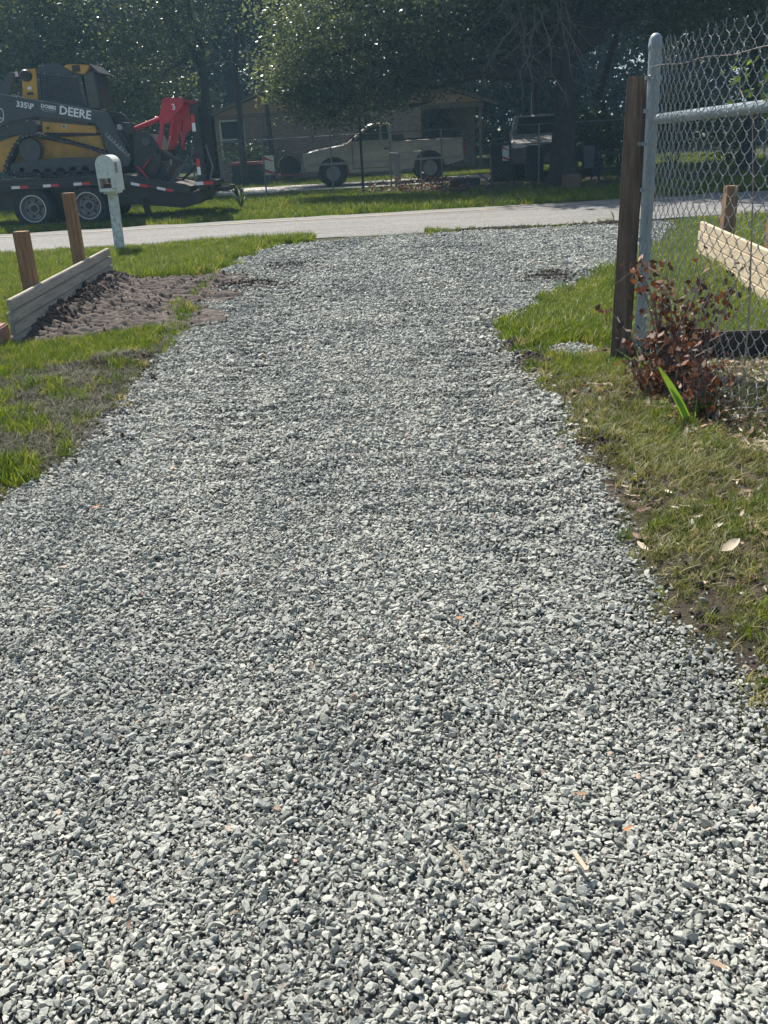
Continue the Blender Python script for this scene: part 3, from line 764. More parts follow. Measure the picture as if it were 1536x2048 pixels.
tree('leafy_tree', 'tree at the upper left edge behind the loader arm', (-15.5, 36, 0), 4.5, .28, [((-15.5, 36, 5.4), (3.2, 2.4, 2.6), 130, 55, .17), ((-13.6, 36.6, 7.6), (4, 3, 2.2), 100, 50, .24)], 26, M['oakleaf'], WOODS)
tree('leafy_tree', 'added tree behind the white pickup with a high crown shading the beige pickup', (6.8, 40, 0), 6, .2, [((6.8, 40, 6.2), (2.2, 1.8, 1.6), 60, 55, .17), ((3.2, 40.6, 9.6), (4.0, 3.2, 1.4), 190, 50, .36), ((8.6, 40.6, 10), (4.0, 3.2, 1.6), 170, 50, .36)], 27, M['oakleaf'], WOODS)  # tree added for its shade, crown spread wide to darken the beige pickup
for x_, y_, h_, rr in ((-4.62, 39, 9, .14), (-3.75, 41, 9, .10), (9.3, 38, 8, .16), (-12.5, 44, 10, .22)):
    o_ = empty('tree_trunk', (x_, y_, 0), {-4.62: 'straight dark trunk just right of the red mulcher frame', -3.75: 'thin pale trunk between the trailer ramps and the house', 9.3: 'dark trunk right of the oak behind the bushes', -12.5: 'trunk behind the loader rear tower'}[x_], 'tree', WOODS)
    mm = MB(); limb(mm, (x_, y_, -.1), (x_ + .3, y_, h_), rr, rr * .6, np.random.default_rng(int(h_ * 10 + y_))); mm.build('trunk', M['bark'], o_, smooth=True)
    me, _t = crown_mesh('crown', [((x_ + .3, y_, h_), (1.8, 1.8, 1.4), 40, 45, .2)], int(y_)); link_mesh('crown', me, M['farleaf'], o_)

# the wood behind everything: one mass
lob = []
r_ = np.random.default_rng(77)
for i in range(64):
    x_ = -46 + i * 1.5 + r_.uniform(-.8, .8); y_ = r_.uniform(55, 66)
    lob.append(((x_, y_, r_.uniform(1.5, 3.5)), (2.6, 2.0, 2.6), 34, 36, .34))
    lob.append(((x_ + .7, y_ + 1, r_.uniform(6, 9)), (2.8, 2.2, 3.2), 34, 36, .36))
    lob.append(((x_ - .7, y_ + 2, r_.uniform(11, 15)), (3.2, 2.6, 3.4), 26, 34, .46))
for i in range(46):
    x_ = -58 + i * 2.55 + r_.uniform(-.8, .8); y_ = r_.uniform(74, 82)
    for z_ in (2.0, 7.0, 12.5): lob.append(((x_, y_, z_ + r_.uniform(-1, 1)), (3.4, 2.2, 3.8), 26, 34, .66))
me, _t = crown_mesh('forest', lob, 78)
tag(link_mesh('forest', me, M['farleaf']), 'dark wood closing the view behind the house', 'woodland', kind='stuff')

def bush(name, label, c, rad, nc, nl, L, seed, m, group=None):
    root = empty(name, (c[0], c[1], 0), label, 'bush', group)
    me, tips = crown_mesh('foliage', [(c, rad, nc, nl, L)], seed)
    link_mesh('foliage', me, m, root)
    mb = MB(); rr = np.random.default_rng(seed)
    for q in tips[0][:9]: limb(mb, (c[0] + rr.normal() * .1, c[1] + rr.normal() * .1, -.03), q, .03, .008, rr, 0, 4)
    mb.build('stem', M['bark'], root, smooth=True)
    return root
HEDGE = 'bushes behind the far fence'
bush('garden_bush', 'sunlit bush right of the oak above the junk table', (7.3, 33.0, 1.3), (1.1, .8, 1.2), 50, 50, .12, 41, M['bushleaf'], HEDGE)
bush('garden_bush', 'dark bush just left of the leaning wooden fence post', (8.6, 33.5, 1.0), (1.2, .9, 1.0), 50, 50, .12, 42, M['bushleaf'], HEDGE)
bush('garden_bush', 'bush between the beige pickup and the black bin', (3.75, 47, 1.5), (1.0, .8, 1.4), 45, 45, .13, 43, M['bushleaf'], HEDGE)
bush('garden_bush', 'bush seen through the chain link above the near rail', (11.0, 36, 1.6), (1.5, 1, 1.5), 60, 45, .14, 44, M['bushleaf'], HEDGE)
bush('garden_bush', 'round bush at the right edge seen through the chain link', (13.4, 37, 1.3), (1.3, 1, 1.2), 55, 45, .14, 45, M['bushleaf'], HEDGE)
bush('garden_bush', 'low bush at the house corner behind the trailer ramps', (-4.6, 42, .9), (1.2, .8, .9), 45, 45, .14, 46, M['bushleaf'], HEDGE)

# ------------------------------------------------------------------ house
hs = empty('brick_house', (-.55, 44, 0), 'low brick house with brown gable behind the beige pickup', 'house')
HX0, HX1, HY, EAVE = -6.3, 5.2, 44.0, 2.72
MB().box(((HX0 + 2.55) / 2, HY + 3, EAVE / 2), (2.55 - HX0, 6, EAVE)).build('wall', M['brick'], hs)
MB().box((3.87, HY + 4.5, EAVE / 2), (2.62, 3, EAVE)).build('porch_wall', M['trim'], hs)
PKX, PKZ = -.55, 4.75
MB().prism([(HX0, EAVE), (HX1, EAVE), (PKX, PKZ - .12)], HY + .02, HY + .2).build('gable', M['siding'], hs)
rf = MB()
for s_ in (-1, 1):
    ex = HX0 - .55 if s_ < 0 else HX1 + .55
    ez = EAVE - (.55) * (PKZ - EAVE) / (PKX - HX0)
    rf.prism([(ex, ez), (PKX, PKZ), (PKX, PKZ + .14), (ex, ez + .14)], HY - .5, HY + 7)
roof = rf.build('roof', M['roof'], hs)
for s_ in (-1, 1):
    ex = HX0 - .55 if s_ < 0 else HX1 + .55
    MB().bar((ex, HY - .53, ez + .02), (PKX, HY - .53, PKZ + .02), .04, .2, (0, 1, 0)).build('fascia', M['trim'], roof)
MB().box((2.6 + 1.3, HY + .1, EAVE - .12), (2.7, .16, .2)).build('porch_beam', M['trim'], hs)
MB().box((5.1, HY + .1, 1.25), (.12, .12, 2.5)).build('porch_post', M['trim'], hs)
MB().box((HX0 + 5.7, HY - .02, EAVE - .06), (8.9, .06, .12)).build('frieze_board', M['trim'], hs)
wd = MB().box((-5.55, HY - .03, 1.75), (.9, .05, 1.4)).build('window', M['glass'], hs)
wf = MB()
for a, b in (((-.5, 0), (.07, 1.5)), ((.5, 0), (.07, 1.5)), ((0, .75), (1.07, .07)), ((0, -.75), (1.07, .07)), ((0, 0), (.95, .05))):
    wf.box((-5.55 + a[0], HY - .06, 1.75 + a[1]), (b[0], .05, b[1]))
wf.build('frame', M['white'], wd)
MB().box((3.6, HY + 2.96, 1.05), (.95, .06, 2.05)).build('door', M['pink'], hs)
MB().box((-4.2, HY - .08, 1.65), (.22, .14, .34)).box((-4.2, HY - .08, 2.2), (.05, .05, .9)).build('electric_meter', M['farpost'], hs)
MB().box((-3.6, HY - .06, 1.1), (.3, .1, .3)).build('utility_box', M['bonegrey'], hs)
mast = tag(MB().tube([(-4.75, 45.5, 2.6), (-4.75, 45.5, 5.6)], .03, 8).tube([(-4.75, 45.5, 5.3), (-4.5, 45.5, 5.6), (-4.75, 45.5, 5.75)], .02, 6).tube([(-4.75, 45.5, 5.0), (-6.5, 45.3, 4.8), (-8.8, 45, 4.75)], .015, 5).build('roof_mast', M['farpost']), 'thin grey service mast with wire above the house gable', 'mast')

# ------------------------------------------------------------------ far chain link fence
FY = 29.2
FZ = 1.62
ff = empty('yard_fence', (0, FY, 0), 'dark chain link fence with pipe rail on the far side of the road', 'fence')
def fy(x): return FY + (0 if x > -.06 else (-.06 - x) * .75)
def chain_link(x0, x1, z0, z1, w, dz, r_w, yf, sides=3, depth=.012):
    V = []; F = []; nw = int((x1 - x0) / w); nj = int((z1 - z0) / dz)
    for k in range(nw):
        pts = []
        for j in range(nj + 1):
            rt = (j + k) % 2
            s_ = x0 + (k + rt) * w
            pts.append((s_, yf(s_) + (depth if rt else -depth) * .5, z0 + j * dz))
        n0 = len(V)
        for (px, py, pz) in pts:
            for q in range(sides):
                a = 2 * math.pi * q / sides + .5
                V.append((px + r_w * math.cos(a), py + r_w * math.sin(a), pz))
        for j in range(nj):
            for q in range(sides):
                a = n0 + j * sides + q; b = n0 + j * sides + (q + 1) % sides
                F.append((a, b, b + sides, a + sides))
    return raw_mesh('chain_link', V, F)
link_mesh('chain_link', chain_link(-8.2, 13.0, .05, FZ - .02, .065, .075, .0028, fy), M['farwire'], ff)
MB().tube([(-8.2, fy(-8.2), FZ), (-.06, FY, FZ)], .022, 6).tube([(-.06, FY, FZ), (13.0, FY, FZ - .02)], .02, 6).build('top_rail', M['farpost'], ff)
for x_ in (-8.1, -5.6, -3.1, -.95, 2.25, 5.05, 8.9, 11.6):
    MB().tube([(x_, fy(x_) - .03, -.1), (x_, fy(x_) - .03, FZ + .02)], .025, 8).build('post', M['farpost'], ff)
MB().tube([(-.06, FY - .02, -.1), (-.06, FY - .02, 2.08)], .038, 8).ball((-.06, FY - .02, 2.09), .042, 6).build('terminal_post', M['darkjunk'], ff)

# pipe stand with thick pale post behind that fence
ps = empty('pipe_stand', (.95, 30.6, 0), 'grey post and pipe frame standing in front of the pickup bed', 'post')
MB().tube([(1.0, 30.6, -.1), (1.0, 30.6, 1.02)], .1, 12).build('post', M['bonegrey'], ps)
MB().tube([(.8, 30.55, 0), (.8, 30.55, 1.05), (1.72, 30.55, 1.05), (1.72, 30.55, 0)], .025, 6).build('pipe_frame', M['farpost'], ps)

# ------------------------------------------------------------------ vehicles: a generic pickup facing -x in local space
def pickup(name, label, loc, rz, paint, length=5.35):
    t = empty(name, loc, label, 'pickup truck', None, rz)
    W = .92
    def shell(poly, y0, y1, inset, zlo, zhi):
        """side profile pushed across the width, leaning in above zlo"""
        n = len(poly); V = []; F = []
        cols = [(-1, 1), (-.93, 0), (.93, 0), (1, 1)]
        for s_, e in ((-1, 1), (-.94, 0), (.94, 0), (1, 1)):
            for (x, z) in poly:
                k = max(0, (z - zlo) / (zhi - zlo)); yy = s_ * (W - inset * k)
                xx = x + (.03 if e and x < 0 else -.03 if e else 0); zz = z - (.02 if e and z > zlo else 0)
                V.append((xx, yy, zz))
        for j in range(3):
            for i in range(n): F.append((j * n + i, (j + 1) * n + i, (j + 1) * n + (i + 1) % n, j * n + (i + 1) % n))
        F += [tuple(range(n)), tuple(3 * n + i for i in range(n))[::-1]]
        return MB().add(V, F)
    def arch(cx, r0, z0, n=9): return [(cx + r0 * math.cos(a), z0 + r0 * math.sin(a)) for a in [math.pi - math.pi * k / (n - 1) for k in range(n)]]
    FW, RW, WR, WZ = -1.72, 1.5, .44, .44
    body = [(-2.66, .55), (-2.70, .95), (-2.62, 1.10), (-2.3, 1.19), (-1.35, 1.31), (-1.32, 1.36), (.27, 1.36), (.29, 1.34), (2.62, 1.34), (2.66, .62), (2.05, .50)]
    low = [(RW + .52, .50)] + [(x, z) for x, z in reversed(arch(RW, .52, .50))][1:-1] + [(RW - .52, .46), (FW + .52, .42)] + [(x, z) for x, z in reversed(arch(FW, .52, .46))][1:-1] + [(FW - .52, .5)]
    shell(body + low[0:], -W, W, .05, .9, 1.35).build('body', paint, t, local=True, bevel=0)
    cabp = [(-1.30, 1.30), (-.52, 1.86), (-.35, 1.915), (.12, 1.915), (.26, 1.86), (.30, 1.30)]
    shell(cabp, -W, W, .17, 1.3, 1.9).build('cab', paint, t, local=True)
    for s_ in (-1, 1):
        def wy(z): return s_ * (W + .006 - .17 * (z - 1.3) / .6)
        q = [(-.98, 1.40), (-.45, 1.80), (-.12, 1.83), (-.12, 1.40)]
        MB().add([(x, wy(z), z) for x, z in q] + [(x, wy(z) - s_ * .03, z) for x, z in q], [(0, 1, 2, 3), (7, 6, 5, 4), (0, 4, 5, 1), (1, 5, 6, 2), (2, 6, 7, 3), (3, 7, 4, 0)]).build('side_window', M['glass'], t, local=True)
        q = [(-.06, 1.40), (-.06, 1.83), (.12, 1.83), (.17, 1.40)]
        MB().add([(x, wy(z), z) for x, z in q] + [(x, wy(z) - s_ * .03, z) for x, z in q], [(0, 1, 2, 3), (7, 6, 5, 4), (0, 4, 5, 1), (1, 5, 6, 2), (2, 6, 7, 3), (3, 7, 4, 0)]).build('quarter_window', M['glass'], t, local=True)
        dr = MB()
        for p, q in (((-1.05, .55), (-1.05, 1.34)), ((.20, .55), (.20, 1.34)), ((-1.05, .55), (.20, .55))):
            dr.bar((p[0], s_ * (W + .001), p[1]), (q[0], s_ * (W + .001), q[1]), .02, .02, (1, 0, .3))
        d_ = dr.build('door', M['darkjunk'], t, local=True)
        MB().box((.08, s_ * (W + .012), 1.12), (.16, .03, .045)).build('handle', M['darkjunk'], d_, local=True)
        MB().bar((-2.55, s_ * (W + .004), .74), (2.55, s_ * (W + .004), .74), .012, .07).build('side_moulding', M['bonegrey'], t, local=True)
        MB().box((-1.0, s_ * (W + .13), 1.46), (.10, .2, .17)).build('mirror', M['darkjunk'], t, local=True, bevel=.02)
        MB().box((-2.66, s_ * .68, .98), (.06, .34, .2)).build('headlight', M['silver'], t, local=True)
        MB().box((2.645, s_ * .82, 1.0), (.05, .14, .4)).build('tail_light', M['redtape'], t, local=True)
        for wx in (FW, RW):
            w_ = MB().lathe([(.24, -.11), (.40, -.11), (WR, -.07), (WR, .07), (.40, .11), (.24, .11)], (wx, s_ * (W - .13), WZ), 'Y', 22, (False, False)).build('wheel', M['rubber'], t, local=True, smooth=True)
            MB().lathe([(.245, -.08), (.22, s_ * .06), (.1, s_ * .05), (.09, s_ * .10), (.02, s_ * .10)], (wx, s_ * (W - .13), WZ), 'Y', 16, (False, True)).build('rim', M['bonegrey'], w_, local=True, smooth=True)
            MB().lathe([(.5, -.2), (.5, .06), (.3, .06)], (wx, s_ * (W - .28), .50), 'Y', 18).build('wheel_well', M['darkjunk'], t, local=True)
    wsq = [(-1.245, -.72, 1.36), (-1.245, .72, 1.36), (-.60, .60, 1.83), (-.60, -.60, 1.83)]
    MB().add([(x - .018, y, z + .022) for x, y, z in wsq] + [(x + .02, y, z - .02) for x, y, z in wsq], [(0, 1, 2, 3), (7, 6, 5, 4), (0, 4, 5, 1), (1, 5, 6, 2), (2, 6, 7, 3), (3, 7, 4, 0)]).build('windshield', M['glass'], t, local=True)
    MB().box((-2.70, 0, .62), (.16, 1.8, .2)).build('front_bumper', M['bonegrey'], t, local=True, bevel=.03)
    MB().box((2.72, 0, .60), (.16, 1.75, .16)).build('rear_bumper', M['bonegrey'], t, local=True, bevel=.03)
    MB().box((-2.69, 0, .93), (.05, 1.0, .24)).build('grille', M['darkjunk'], t, local=True)
    MB().box((1.48, 0, 1.351), (2.1, 1.5, .03)).build('bed_opening', M['darkjunk'], t, local=True)
    MB().box((.5, 0, 1.44), (.36, 1.6, .18)).build('tool_box', M['black'], t, local=True, bevel=.02)
    for yy in (-.9, .9): MB().bar((.31, yy, 1.375), (2.6, yy, 1.375), .06, .04).build('bed_rail', M['darkjunk'], t, local=True)
    return t
pickup('pickup_truck', 'dusty beige pickup with pale hood parked behind the far chain link fence', (.66, 34.4, .03), R(2), M['truckpaint'])
pickup('pickup_truck', 'dull white pickup half hidden behind the oak trunk', (5.75, 33.6, 0), R(83), M['truckpaint2'])

# ------------------------------------------------------------------ bins and yard things
def striped(parent, c, w, h, Yf):
    """red and white diagonal reflector panel"""
    b = MB().box((c[0], Yf, c[1]), (w, .012, h)).build('reflector', M['white'], parent)
    for z0, z1 in ((-.5, -.17), (.16, .5)):
        s_ = MB()
        a = [(-.5, z0 + .16), (-.5, z1), (.5, z1 - .32 if z1 > .4 else z1 - .2), (.5, z0 - .0 if z0 > 0 else z0)]
        s_.prism([(c[0] + x * w, c[1] + max(-.5, min(.5, z)) * h) for x, z in a], Yf - .010, Yf - .007)
        s_.build('stripe', M['redtape'], b)
def bin_(x, y, label, h=1.08, w=.62, refl=True):
    t = empty('wheelie_bin', (x, y, 0), label, 'bin', 'black bins by the second pickup')
    m_ = MB(); m_.add([(x + sx_ * w * k / 2, y + sy_ * .6 * k / 2, z) for z, k in ((.04, .82), (h, 1)) for sx_, sy_ in ((-1, -1), (1, -1), (1, 1), (-1, 1))], [(3, 2, 1, 0), (4, 5, 6, 7), (0, 1, 5, 4), (1, 2, 6, 5), (2, 3, 7, 6), (3, 0, 4, 7)])
    m_.build('body', M['bin'], t, bevel=.03)
    MB().prism([(x - w * .53, h + .01), (x + w * .53, h + .01), (x + w * .45, h + .07), (x - w * .45, h + .07)], y - .33, y + .34).build('lid', M['bin'], t, bevel=.02)
    for s_ in (-1, 1): MB().lathe([(.02, -.03), (.1, -.03), (.1, .03), (.02, .03)], (x + s_ * w * .42, y + .28, .1), 'X', 12).build('wheel', M['rubber'], t)
    MB().tube([(x - .22, y + .37, h - .05), (x + .22, y + .37, h - .05)], .016, 6).build('handle', M['bin'], t)
    if refl: striped(t, (x + .13, h - .22), .2, .42, y - .318)
bin_(4.12, 30.6, 'black wheelie bin with a red and white striped reflector')
bin_(5.12, 30.4, 'plain black wheelie bin in front of the white pickup', .98, .55, False)

yc = empty('yard_machine', (-3.6, 40.2, 0), 'low dark machine with faded red covers against the brick wall', 'machine')
MB().box((-4.6, 40.2, .82), (1.35, .8, .12)).build('cover', M['pink'], yc, bevel=.03)
MB().box((-4.6, 40.3, .42), (1.25, .7, .66)).build('frame', M['darkjunk'], yc, bevel=.04)
MB().box((-2.95, 40.2, .30), (.9, .7, .1)).build('deck', M['pink'], yc, bevel=.03)
MB().lathe([(.05, -.2), (.42, -.2), (.45, -.1), (.45, .1), (.42, .2), (.05, .2)], (-2.95, 40.2, .62), 'Y', 20).build('wheel', M['rubber'], yc, smooth=True)
for xx in (-5.0, -4.2): MB().lathe([(.05, -.1), (.26, -.1), (.28, 0), (.26, .1), (.05, .1)], (xx, 39.85, .28), 'Y', 16).build('wheel', M['rubber'], yc, smooth=True)
striped(yc, (-3.72, .72), .42, .72, 39.7)

tb = empty('junk_table', (7.0, 28.6, 0), 'dark cluttered outdoor table with bent legs right of the oak', 'table')
MB().prism([(6.15, .74), (7.55, .68), (7.6, .73), (6.9, .80), (6.15, .80)], 28.2, 29.0).build('top', M['darkjunk'], tb)
for i, xx in enumerate((6.35, 6.75, 7.1, 7.4)):
    MB().tube([(xx, 28.3 + .5 * (i % 2), 0), (xx + .12 * (-1) ** i, 28.3 + .5 * (i % 2), .3), (xx, 28.4 + .4 * (i % 2), .72)], .03, 6).build('leg', M['darkjunk'], tb)
MB().bar((6.3, 28.4, .33), (7.6, 28.4, .36), .04, .04).build('stretcher', M['darkjunk'], tb)
bk = tag(MB().prism([(6.0, 1.0), (6.34, .98), (6.3, .40), (6.05, .40)], 27.7, 28.0, .03).build('plastic_tub', M['charcoal']), 'dark grey plastic tub hanging beside the oak trunk', 'tub')
jp = empty('junk_pile', (5.95, 28.0, 0), 'dark heap of yard junk at the foot of the oak', 'junk')
r_ = np.random.default_rng(9)
for i in range(7): MB().box((5.8 + r_.uniform(-.15, .7), 28.2 + r_.uniform(-.2, .4), r_.uniform(.1, .75)), (r_.uniform(.2, .55), .4, r_.uniform(.12, .4)), rz=r_.uniform(-.5, .5), ry=r_.uniform(-.3, .3)).build('board', M['darkjunk'], jp, bevel=.02)
tag(MB().box((5.42, 26.3, .17), (.42, .35, .34), rz=.2, ry=.06).build('brown_box', M['cardboard'], bevel=.015), 'brown box on the shaded grass below the oak trunk', 'box')
tag(MB().box((3.0, 30.2, .12), (.85, .5, .22), rz=.1).build('black_tray', M['darkjunk'], bevel=.03), 'low black slab on the ground behind the pickup tailgate', 'slab')
tag(MB().bar((3.35, 30.0, .36), (3.85, 30.1, .03), .2, .04).build('leaning_plank', M['bonegrey']), 'short grey plank sloping off the low black slab', 'plank')
r_ = np.random.default_rng(15)
bp_ = empty('brush_pile', (1.6, 27.6, 0), 'low pile of cut twigs and leaves at the far fence', 'brush pile')
mm = MB()
for i in range(60):
    c_ = Vector((1.7 + r_.normal() * .8, 27.8 + r_.normal() * .4, .06)); d_ = Vector((r_.normal(), r_.normal() * .5, abs(r_.normal()) * .25)).normalized() * r_.uniform(.15, .5); mm.tube([c_, c_ + d_ * .5 + Vector((0, 0, .04)), c_ + d_], [.014, .011, .006], 4)
tag(mm.build('twigs', M['deadtwig'], bp_), kind='stuff')
me, _t = crown_mesh('leaves', [((1.5, 27.8, .14), (1.4, .7, .14), 26, 30, .10)], 55); link_mesh('leaves', me, M['deadleaf'], bp_)

def sprout(name, label, base, n, h, m, seed, w=.03, cat='plant'):
    rr = np.random.default_rng(seed); V = []; F = []; rn = []
    for i in range(n):
        a = rr.uniform(0, 6.28); L = h * rr.uniform(.6, 1.1); le = rr.uniform(.15, .7) * L; n0 = len(V)
        px, py = -math.sin(a), math.cos(a)
        for k in range(6):
            q = k / 5; ww = w * math.sin(math.pi * (.12 + .86 * q)) ** .7 * .5 + .0005; c_ = le * q ** 1.7; z = L * (q - .25 * q * q)
            V += [(base[0] + math.cos(a) * c_ + px * ww, base[1] + math.sin(a) * c_ + py * ww, base[2] + z), (base[0] + math.cos(a) * c_ - px * ww, base[1] + math.sin(a) * c_ - py * ww, base[2] + z)]
        for k in range(5): F.append((n0 + 2 * k, n0 + 2 * k + 1, n0 + 2 * k + 3, n0 + 2 * k + 2)); rn.append(rr.random())
    return tag(link_mesh(name, raw_mesh(name, V, F, {'rnd': rn}), m), label, cat)
sprout('palm_sprout', 'spiky palm sprout on the grass between trailer and pickup', (-3.05, 24.4, 0), 26, .62, M['bushleaf'], 61, .045)
sprout('weed_clump', 'pale leafy weed clump left of the palm sprout by the fence', (-3.75, 29.6, 0), 40, .5, M['bushleaf'], 62, .09)
sprout('grass_sprig', 'single thin sprig at the road edge beside the wooden post', (3.98, 15.9, 0), 7, .34, M['drygrass'], 63, .012)

# ------------------------------------------------------------------ gooseneck trailer
TY0, TY1 = 22.4, 24.9
tl = empty('flatbed_trailer', (-6.5, 23.6, 0), 'black flatbed trailer with dovetail and raised ramps carrying the loader', 'trailer')
DK = 1.0
MB().prism([(-12, DK), (-5.30, DK), (-3.95, .70), (-3.95, .62), (-5.32, .92), (-12, .92)], TY0 + .09, TY1 - .09).build('deck', M['deckwood'], tl)
for ya, yb in ((TY0, TY0 + .08), (TY1 - .08, TY1)):
    MB().prism([(-12, DK + .03), (-5.30, DK + .03), (-3.9, .73), (-3.9, .55), (-5.34, .84), (-12, .84)], ya, yb).build('side_rail', M['black'], tl, bevel=.008)
for z_ in (.04, -.055): MB().tube([(-12, TY0 - .012, DK + z_), (-5.3, TY0 - .012, DK + z_), (-3.95, TY0 - .012, .71 + z_)], .011, 6).build('rub_rail', M['charcoal'], tl)
for ya in (TY0 + .45, TY1 - .6):
    MB().prism([(-12, .83), (-5.36, .83), (-3.85, .54), (-3.72, .34), (-4.15, .24), (-5.25, .38), (-12, .46)], ya, ya + .15).build('main_beam', M['black'], tl)
MB().box((-3.78, 23.65, .50), (.16, 2.5, .22)).build('tail_beam', M['black'], tl, bevel=.01)
MB().box((-3.55, 23.1, .755), (.46, 1.35, .11)).build('tail_step', M['black'], tl, bevel=.01)
MB().box((-3.28, 23.6, .60), (.34, 1.2, .10)).build('bumper', M['black'], tl, bevel=.01)
WR = .45
def trailer_wheel(cx, cy, s_):
    w_ = MB().lathe([(.25, -.13), (.40, -.13), (WR - .01, -.09), (WR, 0), (WR - .01, .09), (.40, .13), (.25, .13)], (cx, cy, WR - .02), 'Y', 32, (False, False)).build('wheel', M['rubber'], tl, smooth=True)
    MB().lathe([(.285, -s_ * .125), (.295, -s_ * .135), (.27, -s_ * .135), (.245, -s_ * .10), (.225, s_ * .02), (.225, s_ * .02)], (cx, cy, WR - .02), 'Y', 28, (False, False)).build('rim', M['silver'], w_, smooth=True)
    MB().lathe([(.235, s_ * .0), (.13, s_ * .03), (.12, -s_ * .06), (.02, -s_ * .06)], (cx, cy, WR - .02), 'Y', 28, (False, True)).build('wheel_disc', M['bonegrey'], w_, smooth=True)
    h_ = MB()
    for k in range(6):
        a = 2 * math.pi * k / 6 + .2; h_.lathe([(.028, -.01), (.028, .01)], (cx + .178 * math.cos(a), cy + s_ * (.02 - .012), WR - .02 + .178 * math.sin(a)), 'Y', 8)
    h_.build('hand_hole', M['darkjunk'], w_)
    MB().lathe([(.07, -s_ * .10), (.075, -s_ * .06), (.075, 0), (.05, 0)], (cx, cy, WR - .02), 'Y', 14).build('hub', M['black'], w_, smooth=True)
for cx in (-7.45, -6.22):
    trailer_wheel(cx, TY0 + .16, 1)
    trailer_wheel(cx, TY1 - .16, -1)
    for cy in (TY0 + .46, TY1 - .46): MB().lathe([(.25, -.12), (WR - .03, -.12), (WR - .01, 0), (WR - .03, .12), (.25, .12)], (cx, cy, WR - .02), 'Y', 24).build('inner_wheel', M['rubber'], tl, smooth=True)
    MB().tube([(cx, TY0 + .2, WR - .02), (cx, TY1 - .2, WR - .02)], .07, 8).build('axle', M['black'], tl)
for (ua, ub, va) in ((23, 56, 374.5), (86, 118, 371.5), (147, 180, 368.5)):
    xa, xb = P(ua, va, TY0)[0], P(ub, va, TY0)[0]; z_ = P(ua, va, TY0)[2]; xm = (xa + xb) / 2
    MB().box(((xa + xm) / 2, TY0 - .004, .90), (xm - xa, .006, .06)).build('white_tape', M['white'], tl)
    MB().box(((xb + xm) / 2, TY0 - .004, .90), (xb - xm, .006, .06)).build('red_tape', M['redtape'], tl)
for (ua, um, ub, va, vb) in ((262, 279, 295, 368, 374), (314, 331, 347, 378, 383)):
    pa, pm, pb = P(ua, va, TY0 - .005), P(um, (va + vb) / 2, TY0 - .005), P(ub, vb, TY0 - .005)
    dz = .645 - (pa[2] - .74) * 0
    def on(x): return .785 - (x + 5.05) * .222 + .03
    for a_, b_, m_, nn in ((pa, pm, M['white'], 'white_tape'), (pm, pb, M['redtape'], 'red_tape')):
        MB().prism([(a_[0], on(a_[0]) - .03), (b_[0], on(b_[0]) - .03), (b_[0], on(b_[0]) + .03), (a_[0], on(a_[0]) + .03)], TY0 - .008, TY0 - .002).build(nn, m_, tl)
for (x_, y0, y1, zt) in ((-3.62, TY0 + .1, TY0 + .62, 2.38), (-3.62, TY1 - .72, TY1 - .2, 2.2)):
    rp = MB()
    for yy in (y0, y1): rp.bar((x_, yy, .62), (x_, yy, zt), .09, .19, (1, 0, 0))
    for k in range(9): rp.bar((x_, y0 + .03, .75 + k * (zt - .85) / 8), (x_, y1 - .03, .75 + k * (zt - .85) / 8), .15, .045, (0, 0, 1))
    ra = rp.build('ramp', M['black'], tl, bevel=.012)
    MB().bar((x_ + .02, y0 + .25, zt * .66), (x_ - .78, y0 + .25, .80), .06, .06).build('brace', M['charcoal'], ra)
    MB().tube([(x_ + .12, y0 + .3, zt * .65), (x_ + .22, y0 + .3, 1.1), (x_ + .12, y0 + .3, .78)], .018, 6).build('lift_spring', M['bonegrey'], ra)
for (za, zb, first) in ((2.18, 1.84, 'red'), (1.28, .94, 'red')):
    zm = (za + zb) / 2
    MB().box((-3.66, TY0 + .05, (za + zm) / 2), (.075, .008, za - zm)).build('red_tape', M['redtape'], tl)
    MB().box((-3.66, TY0 + .05, (zm + zb) / 2), (.075, .008, zm - zb)).build('white_tape', M['white'], tl)
MB().box((-3.68, TY0 + .015, .765), (.18, .01, .07)).build('white_tape', M['white'], tl)
MB().box((-3.47, TY0 + .015, .765), (.20, .01, .07)).build('red_tape', M['redtape'], tl)
MB().bar((-5.02, TY0 + .35, .5), (-4.93, TY0 + .3, .02), .16, .06).build('support_leg', M['rotten'], tl)

# ------------------------------------------------------------------ compact track loader
LY0, LY1 = 22.75, 24.65
ld = empty('track_loader', (-6.6, 23.7, DK), 'black and yellow compact track loader standing on the trailer', 'loader')
def both(name, polypx, Ypx, w, m, off=0, bevel=.012, parent=None, par=None):
    poly = XZ(polypx, Ypx); out = []
    for a, b in ((LY0 + off, LY0 + off + w), (LY1 - off - w, LY1 - off)): out.append(MB().prism(poly, a, b).build(name, m, parent or ld, bevel=bevel))
    return out
def chaikin(p, n=2):
    for _ in range(n):
        q = []
        for i in range(len(p)):
            a, b = p[i], p[(i + 1) % len(p)]
            q += [(a[0] * .75 + b[0] * .25, a[1] * .75 + b[1] * .25), (a[0] * .25 + b[0] * .75, a[1] * .25 + b[1] * .75)]
        p = q
    return p
trk = chaikin(XZ([(8, 354), (10, 330), (37, 277), (55, 269), (78, 270), (205, 304), (230, 319), (244, 338), (243, 353), (120, 358)], LY0), 2)
cxz = (sum(p[0] for p in trk) / len(trk), sum(p[1] for p in trk) / len(trk))
dzt = DK + .035 - min(p[1] for p in trk); trk = [(x, z + dzt) for x, z in trk]
